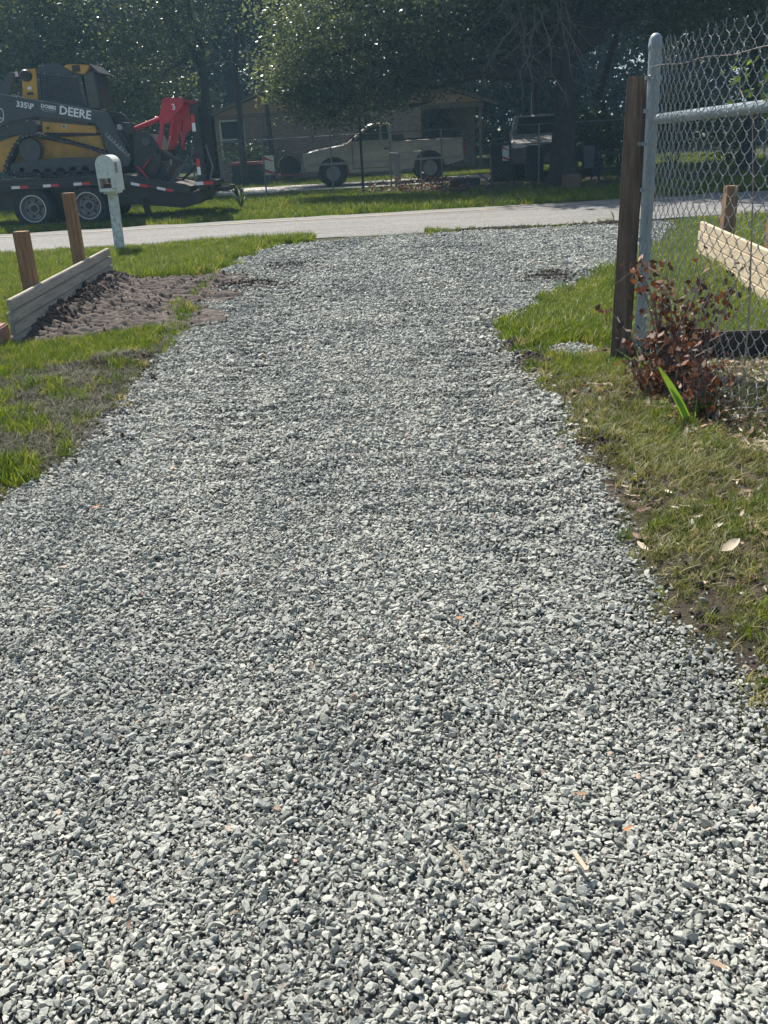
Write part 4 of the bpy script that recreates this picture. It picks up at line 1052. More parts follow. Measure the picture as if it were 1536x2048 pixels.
def ring(poly, t, y0, y1):
    n = len(poly); inn = []
    for i in range(n):
        a, b = Vector(poly[i - 1]), Vector(poly[(i + 1) % n]); d = (b - a).normalized(); nn = Vector((-d.y, d.x))
        if nn.dot(Vector(cxz) - Vector(poly[i])) < 0: nn = -nn
        inn.append((poly[i][0] + nn.x * t, poly[i][1] + nn.y * t))
    V = [(x, y, z) for y in (y0, y1) for pl in (poly, inn) for x, z in pl]; F = []
    for i in range(n):
        j = (i + 1) % n
        F += [(i, j, n + j, n + i), (2 * n + i, 3 * n + i, 3 * n + j, 2 * n + j), (i, 2 * n + i, 2 * n + j, j), (n + i, n + j, 3 * n + j, 3 * n + i)]
    return MB().add(V, F), inn
for a, b in ((LY0, LY0 + .4), (LY1 - .4, LY1)):
    rb, inn = ring(trk, .05, a, b); tk = rb.build('track', M['tread'], ld)
    # lugs
    lg = MB(); acc = 0; 
    for i in range(len(trk)):
        p, q = Vector(trk[i]), Vector(trk[(i + 1) % len(trk)]); L = (q - p).length; d = (q - p) / max(L, 1e-6)
        while acc < L:
            c_ = p + d * acc; lg.bar((c_.x, a - .004, c_.y), (c_.x, b + .004, c_.y), .045, .055, (d.x, 0, d.y)); acc += .105
        acc -= L
    lg.build('lugs', M['tread'], tk)
    MB().prism(XZ([(34, 322), (120, 316), (200, 316), (202, 342), (36, 347)], LY0), a + .08, b - .08).build('track_frame', M['charcoal'], ld, bevel=.015)
    for (u, v, r0) in ((57, 300, .24), (32, 340, .16), (222, 337, .16)):
        c_ = P(u, v, LY0); w_ = MB().lathe([(.05, -.12), (r0, -.12), (r0, -.08), (r0 * .6, -.06), (r0 * .6, .06), (r0, .08), (r0, .12), (.05, .12)], (c_[0], (a + b) / 2, c_[2]), 'Y', 18).build('sprocket' if r0 > .2 else 'idler', M['charcoal'], ld, smooth=True)
    for k in range(6): MB().lathe([(.03, -.12), (.09, -.12), (.09, .12), (.03, .12)], (P(70 + k * 25, 348, LY0)[0], (a + b) / 2, DK + .17), 'Y', 12).build('roller', M['black'], ld)
    bl = MB()
    for p in inn[::2]: bl.box((p[0], a - .002, p[1]), (.02, .02, .02))
    bl.build('track_bolts', M['silver'], tk)
body = MB().prism(XZ([(-20, 300), (0, 282), (40, 268), (198, 268), (214, 309), (214, 340), (-20, 345)], 23.1), 23.15, 24.25).build('chassis', M['yellow'], ld, bevel=.02)
MB().prism(XZ([(84, 243), (188, 252), (195, 267), (85, 266)], 23.0), 23.02, 23.14).build('side_plate', M['yellow'], ld, bevel=.01)
MB().prism(XZ([(40, 268), (198, 271), (211, 306), (120, 285), (62, 268)], 23.0), 23.05, 23.16).build('fender', M['yellow'], ld, bevel=.01)
MB().prism(XZ([(82, 265), (197, 266), (199, 271), (82, 274)], 23.0), 23.0, 23.1).build('dark_strip', M['rotten'], ld)
MB().prism(XZ([(-25, 268), (0, 262), (14, 245), (66, 240), (75, 251), (75, 267), (0, 272)], 23.0), 23.04, 24.36).build('engine_cover', M['charcoal'], ld, bevel=.02)
for (u, v, r0, m_) in ((96, 256, .085, 'yellow'), (129, 253, .05, 'silver'), (96, 256, .03, 'darkjunk'), (128, 253, .02, 'darkjunk')):
    c_ = P(u, v, 23.0); MB().lathe([(r0, -.012 if m_ != 'darkjunk' else -.03), (r0, .03)], (c_[0], 23.01, c_[2]), 'Y', 18).build('pivot_pin', M[m_], ld)
arm_px = [(-40, 180), (0, 187), (60, 197), (130, 209), (209, 223), (217, 228), (240, 275), (262, 318), (256, 332), (238, 336), (220, 315), (203, 270), (194, 250), (188, 247), (152, 240), (110, 236), (76, 233), (51, 233), (27, 239), (8, 250), (-40, 280)]
arms = both('lift_arm', arm_px, 22.85, .14, M['charcoal'], .10, .014)
MB().tube([P(0, 188, 22.86), P(209, 224, 22.86)], .012, 6).build('arm_edge', M['bonegrey'], arms[0])
both('rear_tower', [(-14, 190), (0, 172), (11, 148), (18, 143), (28, 146), (26, 160), (17, 190)], 22.85, .12, M['charcoal'], .12)
both('cab_column', [(43, 139), (71, 137), (76, 200), (45, 197)], 23.05, .10, M['yellow'], .30)
c_ = P(52, 151, 23.0); MB().lathe([(.10, -.05), (.12, -.02), (.12, .1), (.05, .1)], (c_[0], 22.98, c_[2]), 'Y', 14).build('pivot_knob', M['black'], ld, smooth=True)
c_ = P(33, 149, 23.0); MB().box((c_[0], 22.96, c_[2]), (.09, .02, .09)).build('decal_plate', M['white'], ld)
MB().bar(P(36, 150, 22.99), P(50, 150, 22.99), .06, .06).build('pivot_rod', M['redpaint'], ld)
for (u, v, w_, h_, m_) in ((59, 176, .09, .06, 'white'), (60, 187, .14, .05, 'black')):
    c_ = P(u, v, 23.03); MB().box((c_[0], 23.035, c_[2]), (w_, .01, h_)).build('decal_plate', M[m_], ld)
cabY0, cabY1 = 23.12, 24.28
MB().prism(XZ([(74, 143), (161, 152), (176, 216), (176, 250), (80, 250)], cabY0), cabY0 + .03, cabY1 - .03).build('cab_core', M['glass'], ld)
MB().prism(XZ([(70, 142), (74, 134), (92, 126), (118, 126), (126, 131), (168, 148), (162, 154), (150, 149), (74, 144)], cabY0), cabY0 - .02, cabY1 + .02).build('cab_roof', M['charcoal'], ld, bevel=.02)
MB().prism(XZ([(127, 130), (150, 127), (177, 129), (180, 134), (168, 149), (144, 145), (130, 136)], cabY0 - .03), cabY0 - .04, cabY1 + .04).build('roof_visor', M['yellow'], ld, bevel=.02)
MB().box(P(152, 137, cabY0 - .05), (.17, .012, .13)).build('decal_plate', M['rotten'], ld)
MB().prism(XZ([(118, 124), (178, 127), (199, 145), (196, 147), (177, 130), (118, 127)], cabY0), cabY0 - .02, cabY1 + .02).build('sun_visor', M['black'], ld)
gp = [P(76, 146, cabY0), P(160, 154, cabY0), P(173, 214, cabY0), P(81, 199, cabY0)]
sc = MB()
def bil(s_, t_): 
    a = Vector(gp[0]).lerp(Vector(gp[1]), s_); b = Vector(gp[3]).lerp(Vector(gp[2]), s_); return a.lerp(b, t_)
for k in range(15): sc.bar(bil((k + .5) / 15, 0), bil((k + .5) / 15, 1), .02, .022, (0, 1, 0))
for k in range(11): sc.bar(bil(0, (k + .5) / 11), bil(1, (k + .5) / 11), .02, .022, (0, 1, 0))
for p, q in ((0, 1), (1, 2), (2, 3), (3, 0)): sc.bar(gp[p], gp[q], .07, .06, (0, 1, 0))
sc.build('side_screen', M['charcoal'], ld)
MB().prism(XZ([(167, 149), (184, 142), (190, 143), (203, 216), (176, 216)], cabY0 + .05), cabY0 + .05, cabY1 - .05).build('windshield', M['glass'], ld)
for yy in (cabY0 + .02, cabY1 - .02):
    MB().tube([P(186, 140, yy), P(194, 170, yy), P(203, 216, yy)], .03, 8).build('door_pillar', M['black'], ld)
MB().prism(XZ([(228, 243), (262, 246), (266, 268), (240, 268), (232, 262)], 23.2), 23.2, 24.2).build('coupler', M['charcoal'], ld, bevel=.015)
c_ = P(239, 254, 23.18); MB().box((c_[0], 23.185, c_[2]), (.11, .01, .11)).build('decal_plate', M['white'], ld)
for yy in (23.1, 24.3): MB().tube([P(236, 262, yy), P(252, 285, yy)], .055, 10).tube([P(252, 285, yy), P(268, 308, yy)], .03, 8).build('tilt_cylinder', M['charcoal'], ld, smooth=True)
hp = []
a_, b_ = Vector(P(212, 268, 22.84)), Vector(P(259, 312, 22.84))
for k in range(60): hp.append(a_.lerp(b_, k / 59) + Vector((math.cos(k * .9) * .035, math.sin(k * 1.1) * .015, math.sin(k * .9) * .035)))
MB().tube(hp, .012, 5).build('safety_chain', M['silver'], ld, smooth=True)
def text(s_, c, Yf, size, ang, m, parent, bold=0):
    cu = bpy.data.curves.new('lettering', 'FONT'); cu.body = s_; cu.size = size; cu.align_x = 'CENTER'; cu.align_y = 'CENTER'; cu.extrude = .002; cu.offset = bold; cu.resolution_u = 2
    tmp = bpy.data.objects.new('lettering', cu); col.objects.link(tmp)
    dg = bpy.context.evaluated_depsgraph_get(); me = bpy.data.meshes.new_from_object(tmp.evaluated_get(dg)); bpy.data.objects.remove(tmp)
    me.transform(Matrix.Translation(Vector((c[0], Yf, c[2]))) @ Matrix.Rotation(ang, 4, 'Y') @ Matrix.Rotation(R(90), 4, 'X'))
    me.materials.clear()
    return link_mesh('lettering', me, m, parent)
AY = 22.844
AA = math.atan2(P(0, 187, 22.85)[2] - P(211, 224, 22.85)[2], P(211, 224, 22.85)[0] - P(0, 187, 22.85)[0])
text('DEERE', P(150.5, 226, 22.85), AY, .245, AA, M['white'], arms[0], .006)
text('335\\P', P(50, 211, 22.85), AY, .165, AA, M['white'], arms[0], .004)
text('DOBBS', P(97, 214, 22.85), AY, .105, AA, M['white'], arms[0], .003)
MB().bar(tuple(P(81, 217.5, AY)), tuple(P(112, 222.5, AY)), .006, .006).build('lettering', M['white'], arms[0])
MB().bar(tuple(P(84, 221.5, AY)), tuple(P(110, 225.6, AY)), .006, .012).build('lettering', M['bonegrey'], arms[0])
em = [P(u, v, AY) for u, v in ((-9, 218), (1, 217), (5, 220), (7.5, 229), (6.5, 240), (2, 244), (-9, 242))]
MB().tube(em, .009, 5).tube([P(-9, 228, AY), P(-2, 232, AY), P(2, 237, AY), P(5, 238, AY)], .010, 5).tube([P(-2, 232, AY), P(-1, 226, AY)], .007, 5).build('emblem', M['white'], arms[0])

for i, pts in enumerate(([(222, 236), (238, 240), (250, 262), (262, 285), (270, 300)], [(218, 240), (232, 236), (256, 240), (268, 252)], [(225, 250), (236, 275), (250, 300), (262, 322)])):
    MB().tube([P(u, v, 23.05 + .04 * i) for u, v in pts], .016, 6).build('hose', M['darkjunk'], ld, smooth=True)
MB().tube([P(206, 226, 23.1), P(216, 221, 23.1), P(224, 226, 23.1)], .012, 6).build('grab_handle', M['black'], ld, smooth=True)
for (u, v) in ((76, 131), (83, 131), (75, 145), (86, 146), (115, 148), (148, 152), (161, 166), (74, 159), (54, 242), (15, 253), (71, 266), (12, 198), (190, 266), (140, 262), (180, 258)):
    c_ = P(u, v, 22.98); MB().lathe([(.012, -.02), (.012, .1)], (c_[0], 22.98 if v > 200 or u < 20 else 23.08, c_[2]), 'Y', 8).build('bolt', M['silver'], ld)
MB().prism(XZ([(36, 326), (150, 322), (198, 320), (198, 330), (36, 336)], 22.82), 22.80, 22.83).build('guard_plate', M['charcoal'], ld, bevel=.006)
# mulching head in front of the loader
mh = empty('mulching_head', (-4.6, 23.7, DK - .1), 'black drum mulching head with a tall red push frame', 'mulcher')
plate = XZ([(267, 268), (275, 264), (294, 265), (306, 275), (315, 289), (321, 308), (322, 325), (318, 343), (308, 355), (288, 357), (274, 345), (268, 330)], 22.9)
for yy in (22.9, 24.75): MB().prism(plate, yy, yy + .06).build('side_plate', M['black'], mh, bevel=.01)
MB().prism([(x, z) for x, z in XZ([(268, 272), (296, 268), (316, 300), (316, 330), (300, 352), (272, 340)], 22.9)], 22.96, 24.75).build('drum_housing', M['darkjunk'], mh)
c_ = P(330, 345, 22.95); MB().tube([(c_[0] - .15, 22.97, c_[2] + .05), (c_[0] - .15, 24.74, c_[2] + .05)], .2, 16).build('drum', M['black'], mh, smooth=True)
tt = MB()
for k in range(40): tt.box((c_[0] - .15 + .2 * math.cos(k * 1.3), 23.0 + k * .043, c_[2] + .05 + .2 * math.sin(k * 1.3)), (.06, .05, .06), ry=-k * 1.3)
tt.build('teeth', M['bonegrey'], mh)
c_ = P(291, 283, 22.88); MB().lathe([(.10, -.02), (.115, 0), (.115, .02), (.09, .02), (.09, -.0)], (c_[0], 22.88, c_[2]), 'Y', 18).build('motor_cover', M['charcoal'], mh, smooth=True)
rp_ = [(325, 199), (332, 195), (366, 196), (367, 210), (350, 232), (338, 246), (329, 247), (324, 280), (321, 301), (313, 301), (316, 275), (320, 256), (317, 238)]
for Yp, sgn in ((22.95, 1), (24.6, 1)): MB().prism(XZ(rp_, 22.95), Yp, Yp + .07).build('push_frame', M['redpaint'], mh, bevel=.012)
MB().prism(XZ([(330, 196), (366, 197), (366, 204), (330, 204)], 22.95), 23.02, 24.6).build('cross_plate', M['redpaint'], mh)
MB().prism(XZ([(366, 208), (380, 214), (386, 226), (383, 258), (372, 268), (366, 296), (361, 296), (366, 250)], 23.3), 23.3, 23.4).build('push_plate', M['redpaint'], mh, bevel=.01)
for a_, b_, w_ in (((346, 240), (337, 300), .09), ((365, 232), (350, 290), .09), ((372, 228), (366, 300), .07), ((352, 226), (375, 214), .08)):
    MB().bar(P(*a_, 23.5), P(*b_, 23.5), .08, w_, (0, 1, 0)).build('strut', M['redpaint'], mh, bevel=.01)
for (a_, b_) in (((341, 272), (334, 300)), ((362, 262), (364, 292))): MB().tube([P(*a_, 23.45), P(*b_, 23.45)], .02, 8).build('cylinder_rod', M['silver'], mh, smooth=True)
MB().tube([P(271, 257, 23.2), P(320, 237, 23.0)], .05, 10).build('push_bar', M['redpaint'], mh, smooth=True)
for yy in (23.0, 24.5): MB().bar(P(323, 301, yy), P(366, 327, yy), .10, .08).build('lower_link', M['black'], mh)
c_ = P(316, 304, 22.94); MB().lathe([(.03, -.03), (.035, 0), (.035, .05)], (c_[0], 22.93, c_[2]), 'Y', 10).build('pin', M['silver'], mh)
text('3', P(347, 214, 22.94), 22.942, .17, R(-8), M['white'], mh, .004)
tag(MB().tube([P(303, 313, 22.86), P(286, 337, 22.86)], .016, 6).tube([P(274, 332, 22.84), P(286, 345, 22.84), P(300, 362, 22.6), P(302, 372, 22.38)], .028, 6).build('load_binder', M['redpaint'], smooth=True), 'red chain binder strapped from the mulcher to the trailer rail', 'binder')

# ------------------------------------------------------------------ mailbox
mx_, my_ = -3.92, 15.62
mbx = empty('mailbox', (mx_, my_, 0), 'mildewed white plastic mailbox on a peeling post by the road', 'mailbox')
MB().bar((mx_ - .02, my_, -.1), (mx_ + .0, my_, 1.0), .135, .135, (0, 1, 0)).build('post', M['mailpost'], mbx, bevel=.008)
hw, z0, z1 = .135, 1.15, 1.34
arch_ = [(-hw, z0), (-hw, z1)] + [(hw * -math.cos(a), z1 + hw * math.sin(a)) for a in [math.pi * k / 12 for k in range(1, 12)]] + [(hw, z1), (hw, z0)]
MB().prism([(mx_ + x, z) for x, z in arch_], my_ - .25, my_ + .27, .03).build('box', M['mailbox'], mbx, bevel=.008)
MB().prism([(mx_ + x * 1.05, (z - z0) * 1.03 + z0 - .006) for x, z in arch_], my_ - .245, my_ - .215).build('door_rim', M['mailbox'], mbx, bevel=.004)
nb = MB()
nb.box((mx_ - .125, my_, 1.06), (.022, .5, .19)).box((mx_ + .125, my_, 1.06), (.022, .5, .19)).box((mx_, my_, .975), (.27, .5, .05)).box((mx_ + .09, my_ - .2, 1.06), (.06, .1, .17))
nb.build('paper_slot', M['mailbox'], mbx, bevel=.006)
MB().box((mx_, my_ + .04, .94), (.2, .4, .05)).build('bracket', M['mailbox'], mbx, bevel=.006)
MB().box((mx_ + hw + .004, my_ - .12, 1.29), (.006, .14, .15)).build('number_plate', M['bonegrey'], mbx)
MB().box((mx_ - .03, my_ + .1, 1.03), (.14, .25, .05)).build('paper', M['pink'], mbx)

# ------------------------------------------------------------------ plank walls
pw = empty('plank_wall', (-3.2, 10.2, 0), 'low grey plank wall with two brown posts left of the drive', 'plank wall')
a0, b0 = Vector((-3.06, 8.12, 0)), Vector((-3.26, 12.35, 0))
for k, (da, db) in enumerate(((.10, .03), (0, .02), (0, .0), (.0, -.03))):
    z_ = .042 + .103 * k
    o_ = (k - 1.5) * .004
    MB().bar((a0.x + o_, a0.y + .03 * (k % 2), z_), (b0.x + o_, b0.y + db, z_ + .004 * k - .01), .042, .095).build('board', M['greyboard'], pw, bevel=.007)
for (x_, y_, h_, le) in ((-3.235, 9.28, .865, .035), (-3.375, 11.45, 1.105, -.0)):
    MB().bar((x_, y_, -.1), (x_ + .0, y_ + le * .2, h_), .125, .125, (0, 1, 0)).build('post', M['newpost'], pw, bevel=.006)
pr_ = empty('plank_wall', (3.6, 9, 0), 'pale new plank wall behind the chain link on the right lawn', 'plank wall')
a0, b0 = Vector((3.12, 6.3, 0)), Vector((3.84, 11.35, 0))
for k in range(4):
    z_ = .045 + .107 * k; o_ = (k - 1.5) * .005
    MB().bar((a0.x + o_, a0.y, z_ + .02), (b0.x + o_, b0.y - .03 * (k % 2), z_ - .012), .042, .10).build('board', M['creamboard'], pr_, bevel=.004)
MB().bar((4.0, 10.95, -.1), (4.02, 10.95, .80), .13, .13, (0, 1, 0)).build('post', M['newpost'], pr_, bevel=.006)
MB().bar((3.72, 8.95, -.1), (3.72, 8.95, .80), .13, .13, (0, 1, 0)).build('post', M['newpost'], pr_, bevel=.006)
tag(MB().box((-3.33, 8.1, .09), (.4, .36, .2), rz=.08).build('paver_block', M['block'], bevel=.012), 'reddish concrete block at the left edge beside the plank wall', 'block')

# ------------------------------------------------------------------ near chain link fence
cf = empty('chain_link_fence', (1.71, 6.04, 0), 'tall galvanised chain link fence with round end post at the right', 'fence')
FX = 1.715
ep = MB().tube([(FX - .012, 6.04, -.1), (FX, 6.04, 1.90)], .036, 20).build('end_post', M['steel'], cf, smooth=True)
MB().lathe([(.037, 0), (.041, .008), (.041, .03), (.038, .035), (.0365, .055), (.027, .076), (.012, .086), (.001, .088)], (FX, 6.04, 1.885), 'Z', 20).build('cap', M['steel'], ep, smooth=True)
for z_ in (.28, .55, .83, 1.12, 1.38, 1.56, 1.74):
    MB().lathe([(.037, -.012), (.040, -.01), (.040, .01), (.037, .012)], (FX - .012 + .0063 * z_, 6.04, z_), 'Z', 20).box((FX - .048, 6.02, z_), (.018, .012, .022)).build('tension_band', M['steel'], ep)
MB().bar((FX - .005, 5.975, .12), (FX, 5.975, 1.86), .018, .005, (1, 0, 0)).build('tension_bar', M['steel'], cf)
MB().tube([(FX + .012, 6.0, 1.512), (FX + .012 + .10 * 1.6, 6 - .995 * 1.6, 1.545), (FX + .012 + .10 * 3.6, 6 - .995 * 3.6, 1.57)], .029, 16).build('brace_rail', M['steel'], cf, smooth=True)
tw = []
for k in range(50):
    y_ = 6.0 - k * .085; tw.append((FX - .035 + .10 * (6 - y_), y_, 1.79 + .006 * math.sin(k * .9) - .012 * math.sin(math.pi * k / 49)))
MB().tube(tw, .003, 6).build('tension_wire', M['rustwire'], cf)
def fpt(t, off=0.0, z=0.0):
    """point at distance t along the near fence, off to its left"""
    return (FX + .10 * t - .995 * off, 6.0 - .995 * t - .10 * off, z)
def near_mesh():
    V = []; F = []; dz, rw = .049, .0023; S = 5
    rr = np.random.default_rng(3)
    ts = [.0]
    for k in range(64): ts.append(ts[-1] + min(.052, .024 + k * .00095))
    for k in range(len(ts) - 1):
        ztop = 1.90 + rr.normal() * .004; nj = 35; ph = k % 2; w = ts[k + 1] - ts[k]
        pts = []
        for j in range(nj + 1):
            rt = (j + ph) % 2
            t_ = ts[k + 1] if rt else ts[k]; z_ = ztop - j * dz
            curl = float(smooth(.40, .0, z_)) * (.05 + .07 * (.5 + .5 * math.sin(k * .35)))
            for e in (-.36, -.12, .12, .36):
                if (j == 0 and e < 0) or (j == nj and e > 0): continue
                ins = (-1 if rt else 1) * (abs(e) - .10) * w * .72
                off = .038 + curl + .007 * math.sin(k * .21 + z_ * 2.2) + (.005 if e > 0 else -.005) * (1 if rt else -1)
                q = fpt(t_ + ins + .0025 * math.sin(k * 1.7 + j * 1.3), off)
                pts.append((q[0], q[1], z_ - e * dz))
        t0 = ts[k + 1] if ph else ts[k]
        q0 = fpt(t0, .038 + .004 * rr.normal()); q1 = fpt(t0 + .004 * rr.normal(), .038 + .01 * rr.normal())
        pts = [(q1[0], q1[1], ztop + .030 + .006 * rr.normal()), (q0[0], q0[1], ztop + .012)] + pts
        n0 = len(V)
        for i, p in enumerate(pts):
            d = Vector(pts[min(i + 1, len(pts) - 1)]) - Vector(pts[max(i - 1, 0)]); d.normalize()
            a = d.cross(Vector((1, 0, 0))); a.normalize(); b = d.cross(a)
            for q in range(S):
                t = 2 * math.pi * q / S; o_ = (a * math.cos(t) + b * math.sin(t)) * rw; V.append((p[0] + o_.x, p[1] + o_.y, p[2] + o_.z))
        for i in range(len(pts) - 1):
            for q in range(S):
                a = n0 + i * S + q; b = n0 + i * S + (q + 1) % S; F.append((a, b, b + S, a + S))
    me = raw_mesh('chain_link', V, F); me.polygons.foreach_set('use_smooth', [True] * len(me.polygons)); return me
link_mesh('chain_link', near_mesh(), M['wire'], cf)
wp = empty('wooden_post', (1.6, 6.16, 0), 'weathered square wooden post leaning beside the steel fence post', 'post')
MB().bar((1.615, 6.2, -.1), (1.655, 6.16, 1.755), .125, .11, (.25, 1, 0)).build('post', M['oldwood'], wp, bevel=.01)
MB().lathe([(.012, -.01), (.012, .01)], (1.66, 6.088, 1.38), 'Y', 10).build('nail', M['steel'], wp)
tag(MB().bar((1.80, 6.24, .10), (3.5, 5.98, .11), .05, .20).build('rotten_board', M['rotten'], bevel=.01), 'dark rotten board on edge behind the shrub and the chain link', 'board')
def rock(name, c, s_, m, seed, label, cat):
    rr = np.random.default_rng(seed); bm = bmesh.new(); bmesh.ops.create_icosphere(bm, subdivisions=3, radius=.5)
    for v in bm.verts:
        n_ = float(fbm(v.co.x * 3 + seed + v.co.z * 2, v.co.y * 3 + v.co.z, seed)); v.co *= .7 + .6 * n_; v.co = Vector((v.co.x * s_[0], v.co.y * s_[1], v.co.z * s_[2]))
    me = bpy.data.meshes.new(name); bm.to_mesh(me); bm.free(); o = link_mesh(name, me, m); o.location = c; return tag(o, label, cat)
rock('broken_lump', (1.66, 6.02, .10), (.10, .09, .26), M['rotten'], 4, 'dark broken lump between wooden post and steel post', 'lump')
tag(MB().tube([(1.72, 3.98, .06), (1.9, 3.86, .055), (2.2, 3.7, .05)], .022, 10).build('white_pipe', M['pvc'], smooth=True), 'white plastic pipe on the ground at the right edge under the fence', 'pipe')
tag(MB().box((1.88, 4.55, .06), (.16, .22, .03), rz=.5, rx=.2, ry=.15).build('white_scrap', M['pvc'], bevel=.004), 'white plastic scrap among leaves behind the chain link', 'scrap')

# ------------------------------------------------------------------ plants by the fence
ds = empty('withered_shrub', (1.66, 5.1, 0), 'withered red brown shrub tangled in the fence by the steel post', 'shrub')
r_ = np.random.default_rng(31); st = MB(); V = []; rn = []
for i in range(64):
    tall = i % 4 == 0
    b_ = Vector((1.66 + r_.normal() * .07, 5.05 + r_.normal() * .24, 0)) if not tall else Vector((1.66 + r_.normal() * .04, 5.22 + r_.normal() * .14, 0)); hgt = r_.uniform(.62, .88) if tall else r_.uniform(.18, .5); pts = [b_]; d_ = Vector((.03 + r_.normal() * .10, r_.normal() * .25, 1)).normalized()
    for k in range(6):
        d_ = (d_ + Vector(r_.normal(size=3)) * .13).normalized(); pts.append(pts[-1] + d_ * hgt / 6)
        for q in range(r_.integers(3, 7) + (4 if tall else 0)):
            e = Vector(r_.normal(size=3)); e.z *= .6; e.normalize(); tip = pts[-1] + e * r_.uniform(.02, .09)
            if k > 1 or r_.random() < .5:
                a = Vector(r_.normal(size=3)).normalized(); bb = a.cross(Vector(r_.normal(size=3))).normalized(); L = r_.uniform(.028, .062)
                V += [tip - a * L * .5, tip + bb * L * .28 + a * L * .1, tip + a * L * .5, tip - bb * L * .28 + a * L * .1]; rn.append(r_.random())
        if r_.random() < .5:
            e = Vector(r_.normal(size=3)).normalized() * .12; st.tube([pts[-1], pts[-1] + e * .6, pts[-1] + e], [.003, .002, .0012], 4)
    st.tube(pts, [.006 - .0007 * k for k in range(len(pts))], 5)
st.build('stem', M['deadtwig'], ds)
link_mesh('leaves', raw_mesh('leaves', [tuple(v) for v in V], np.arange(len(V)).reshape(-1, 4), {'rnd': rn}), M['deadleaf'], ds).location = (-1.66, -5.1, 0)
V = []; F = []
for (dx, le, L, w_) in ((-.18, 1, .42, .05), (-.13, .8, .33, .032), (.02, .4, .26, .008), (.06, .9, .15, .012)):
    n0 = len(V)
    for k in range(8):
        q = k / 7; ww = w_ * math.sin(math.pi * (.15 + .82 * q)) ** .6 * .5; V += [(1.58 + dx * q ** 1.2 - ww * .95, 4.56 + .05 * q - ww * .3, L * (q - .12 * q * q)), (1.58 + dx * q ** 1.2 + ww * .95, 4.56 + .05 * q + ww * .3, L * (q - .12 * q * q) + .0)]
    for k in range(7): F.append((n0 + 2 * k, n0 + 2 * k + 1, n0 + 2 * k + 3, n0 + 2 * k + 2))
tag(link_mesh('strap_leaf_plant', raw_mesh('strap_leaf_plant', V, F, {'rnd': np.random.default_rng(2).random(len(F))}), M['strap']), 'bright green strap leaf plant at the foot of the chain link', 'plant')
sprout('weed_clump', 'small yellow green weed at the foot of the wooden post', (1.63, 5.72, .02), 16, .26, M['limeleaf'], 64, .02)
sprout('weed_clump', 'dark leafy weed clump at the base of the strap leaf plant', (1.66, 4.66, .02), 26, .22, M['bushleaf'], 65, .035)
sprout('weed_clump', 'broad leafed green weed at the right edge of the verge', (1.62, 3.42, .03), 10, .16, M['limeleaf'], 66, .05)
sprout('weed_clump', 'grassy green weed clump at the right edge near the cream leaf', (1.30, 2.72, .03), 34, .17, M['bushleaf'], 67, .012)
vn = empty('climbing_vine', (1.85, 4.9, 0), 'thin vine with lime green leaves climbing the chain link', 'vine')
vs_ = MB(); V = []; rn = []; r_ = np.random.default_rng(12)
pts = [(1.80, 4.55, 0), (1.83, 4.62, .6), (1.85, 4.75, 1.15), (1.87, 4.9, 1.55), (1.86, 4.72, 1.66)]
vs_.tube(pts, [.005, .005, .004, .003, .002], 5).tube([(1.87, 4.9, 1.5), (1.9, 5.15, 1.62), (1.9, 5.2, 1.72)], .0025, 5)
for (c0, nn, sp) in (((1.9, 5.18, 1.68), 16, .07), ((1.88, 4.78, 1.64), 14, .06)):
    for i in range(nn):
        tip = Vector(c0) + Vector(r_.normal(size=3)) * sp; a = Vector((r_.normal(), r_.normal(), -.4)).normalized(); bb = a.cross(Vector((r_.normal() * .4, -1, .5))).normalized(); L = r_.uniform(.035, .06)
        V += [tip - a * L * .5, tip + bb * L * .26, tip + a * L * .5, tip - bb * L * .26]; rn.append(r_.random())
vs_.build('stem', M['twig'], vn)
link_mesh('leaves', raw_mesh('leaves', [tuple(v) for v in V], np.arange(len(V)).reshape(-1, 4), {'rnd': rn}), M['limeleaf'], vn).location = (-1.85, -4.9, 0)

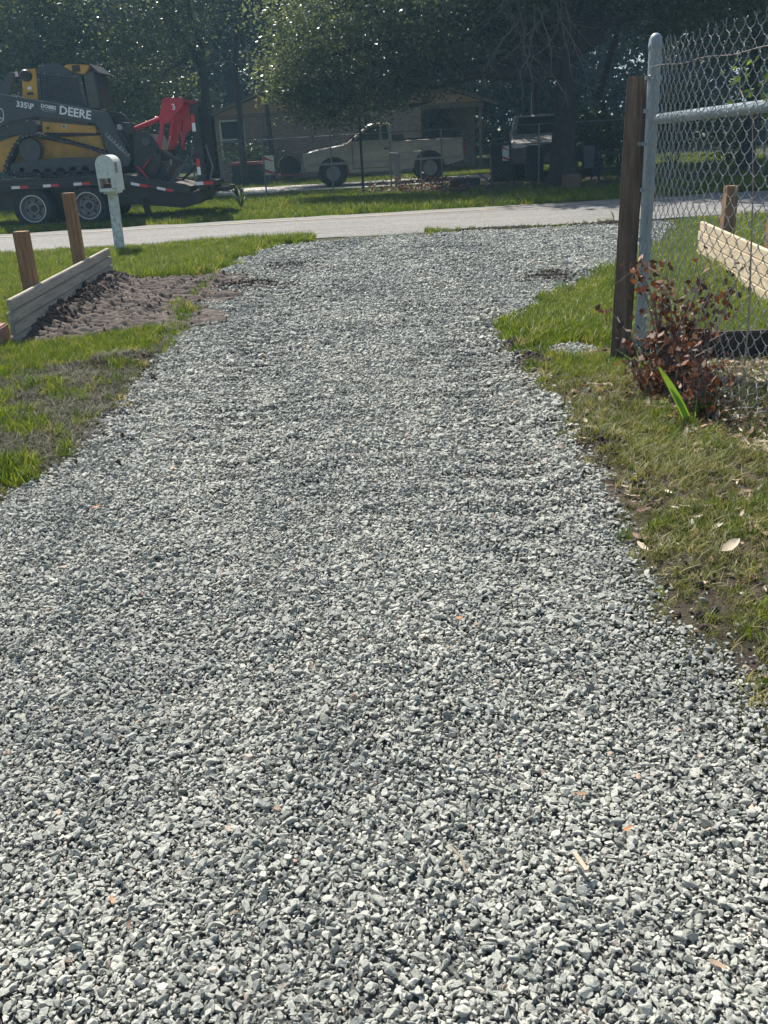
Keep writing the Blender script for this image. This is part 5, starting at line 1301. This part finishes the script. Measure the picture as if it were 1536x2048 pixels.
# ------------------------------------------------------------------ single leaves and twigs one can point at
def single_leaf(name, label, x, y, L, m, rz, seed, lift=.02):
    o = tag(link_mesh(name, litter_mesh(seed), m), label, 'leaf')
    o.location = (x, y, float(height(np.array([x]), np.array([y]))[0]) + lift); o.scale = (L, L, L); o.rotation_euler = (.15, -.1, rz); return o
single_leaf('fallen_leaf', 'large cream dry leaf on the grass at the right edge', 1.19, 2.99, .11, M['creamleaf'], .7, 81, .05)
single_leaf('fallen_leaf', 'rust brown leaf caught on the fence rail at the right edge', 1.70, 4.22, .10, M['orangeleaf'], 1.3, 82, 1.5)
single_leaf('fallen_leaf', 'brown leaf lying in the lawn left of the apron', -2.55, 13.0, .22, M['orangeleaf'], .2, 83)
single_leaf('fallen_leaf', 'orange leaf on the gravel at lower right', .52, 1.76, .03, M['orangeleaf'], .4, 84)
single_leaf('fallen_leaf', 'small orange leaf on the gravel at lower left', -.64, 1.63, .026, M['orangeleaf'], 2.0, 85)
tag(MB().tube([(.105, 1.68, .034), (.125, 1.64, .038), (.13, 1.60, .032)], .0028, 5).build('twig', M['twig']), 'curved brown twig on the gravel in the lower middle', 'twig')
tag(MB().bar((.37, 1.64, .034), (.385, 1.585, .034), .010, .006).build('wood_chip', M['creamleaf']), 'pale split wood chip on the gravel at lower right', 'wood chip')
single_leaf('fallen_leaf', 'tan leaf on the middle right of the gravel', .22, 2.70, .032, M['orangeleaf'], .1, 86)
single_leaf('fallen_leaf', 'tan leaf on the left of the gravel by the muddy grass', -1.28, 3.98, .05, M['orangeleaf'], .3, 87)

# ------------------------------------------------------------------ blue haze volume added to veil the dark trees like lens glare
hz = MB().box((0, 440, 11.5), (1400, 1000, 26)).build('haze', None)
hm = bpy.data.materials.new('haze_veil'); hm.use_nodes = True
hn = hm.node_tree; hn.nodes.clear()
ho = hn.nodes.new('ShaderNodeOutputMaterial'); hv = hn.nodes.new('ShaderNodeVolumePrincipled')
hv.inputs['Color'].default_value = (.42, .74, 1.0, 1); hv.inputs['Density'].default_value = .0012; hv.inputs['Anisotropy'].default_value = .35
hn.links.new(hv.outputs[0], ho.inputs['Volume'])
hz.data.materials.append(hm)
tag(hz, kind='stuff')
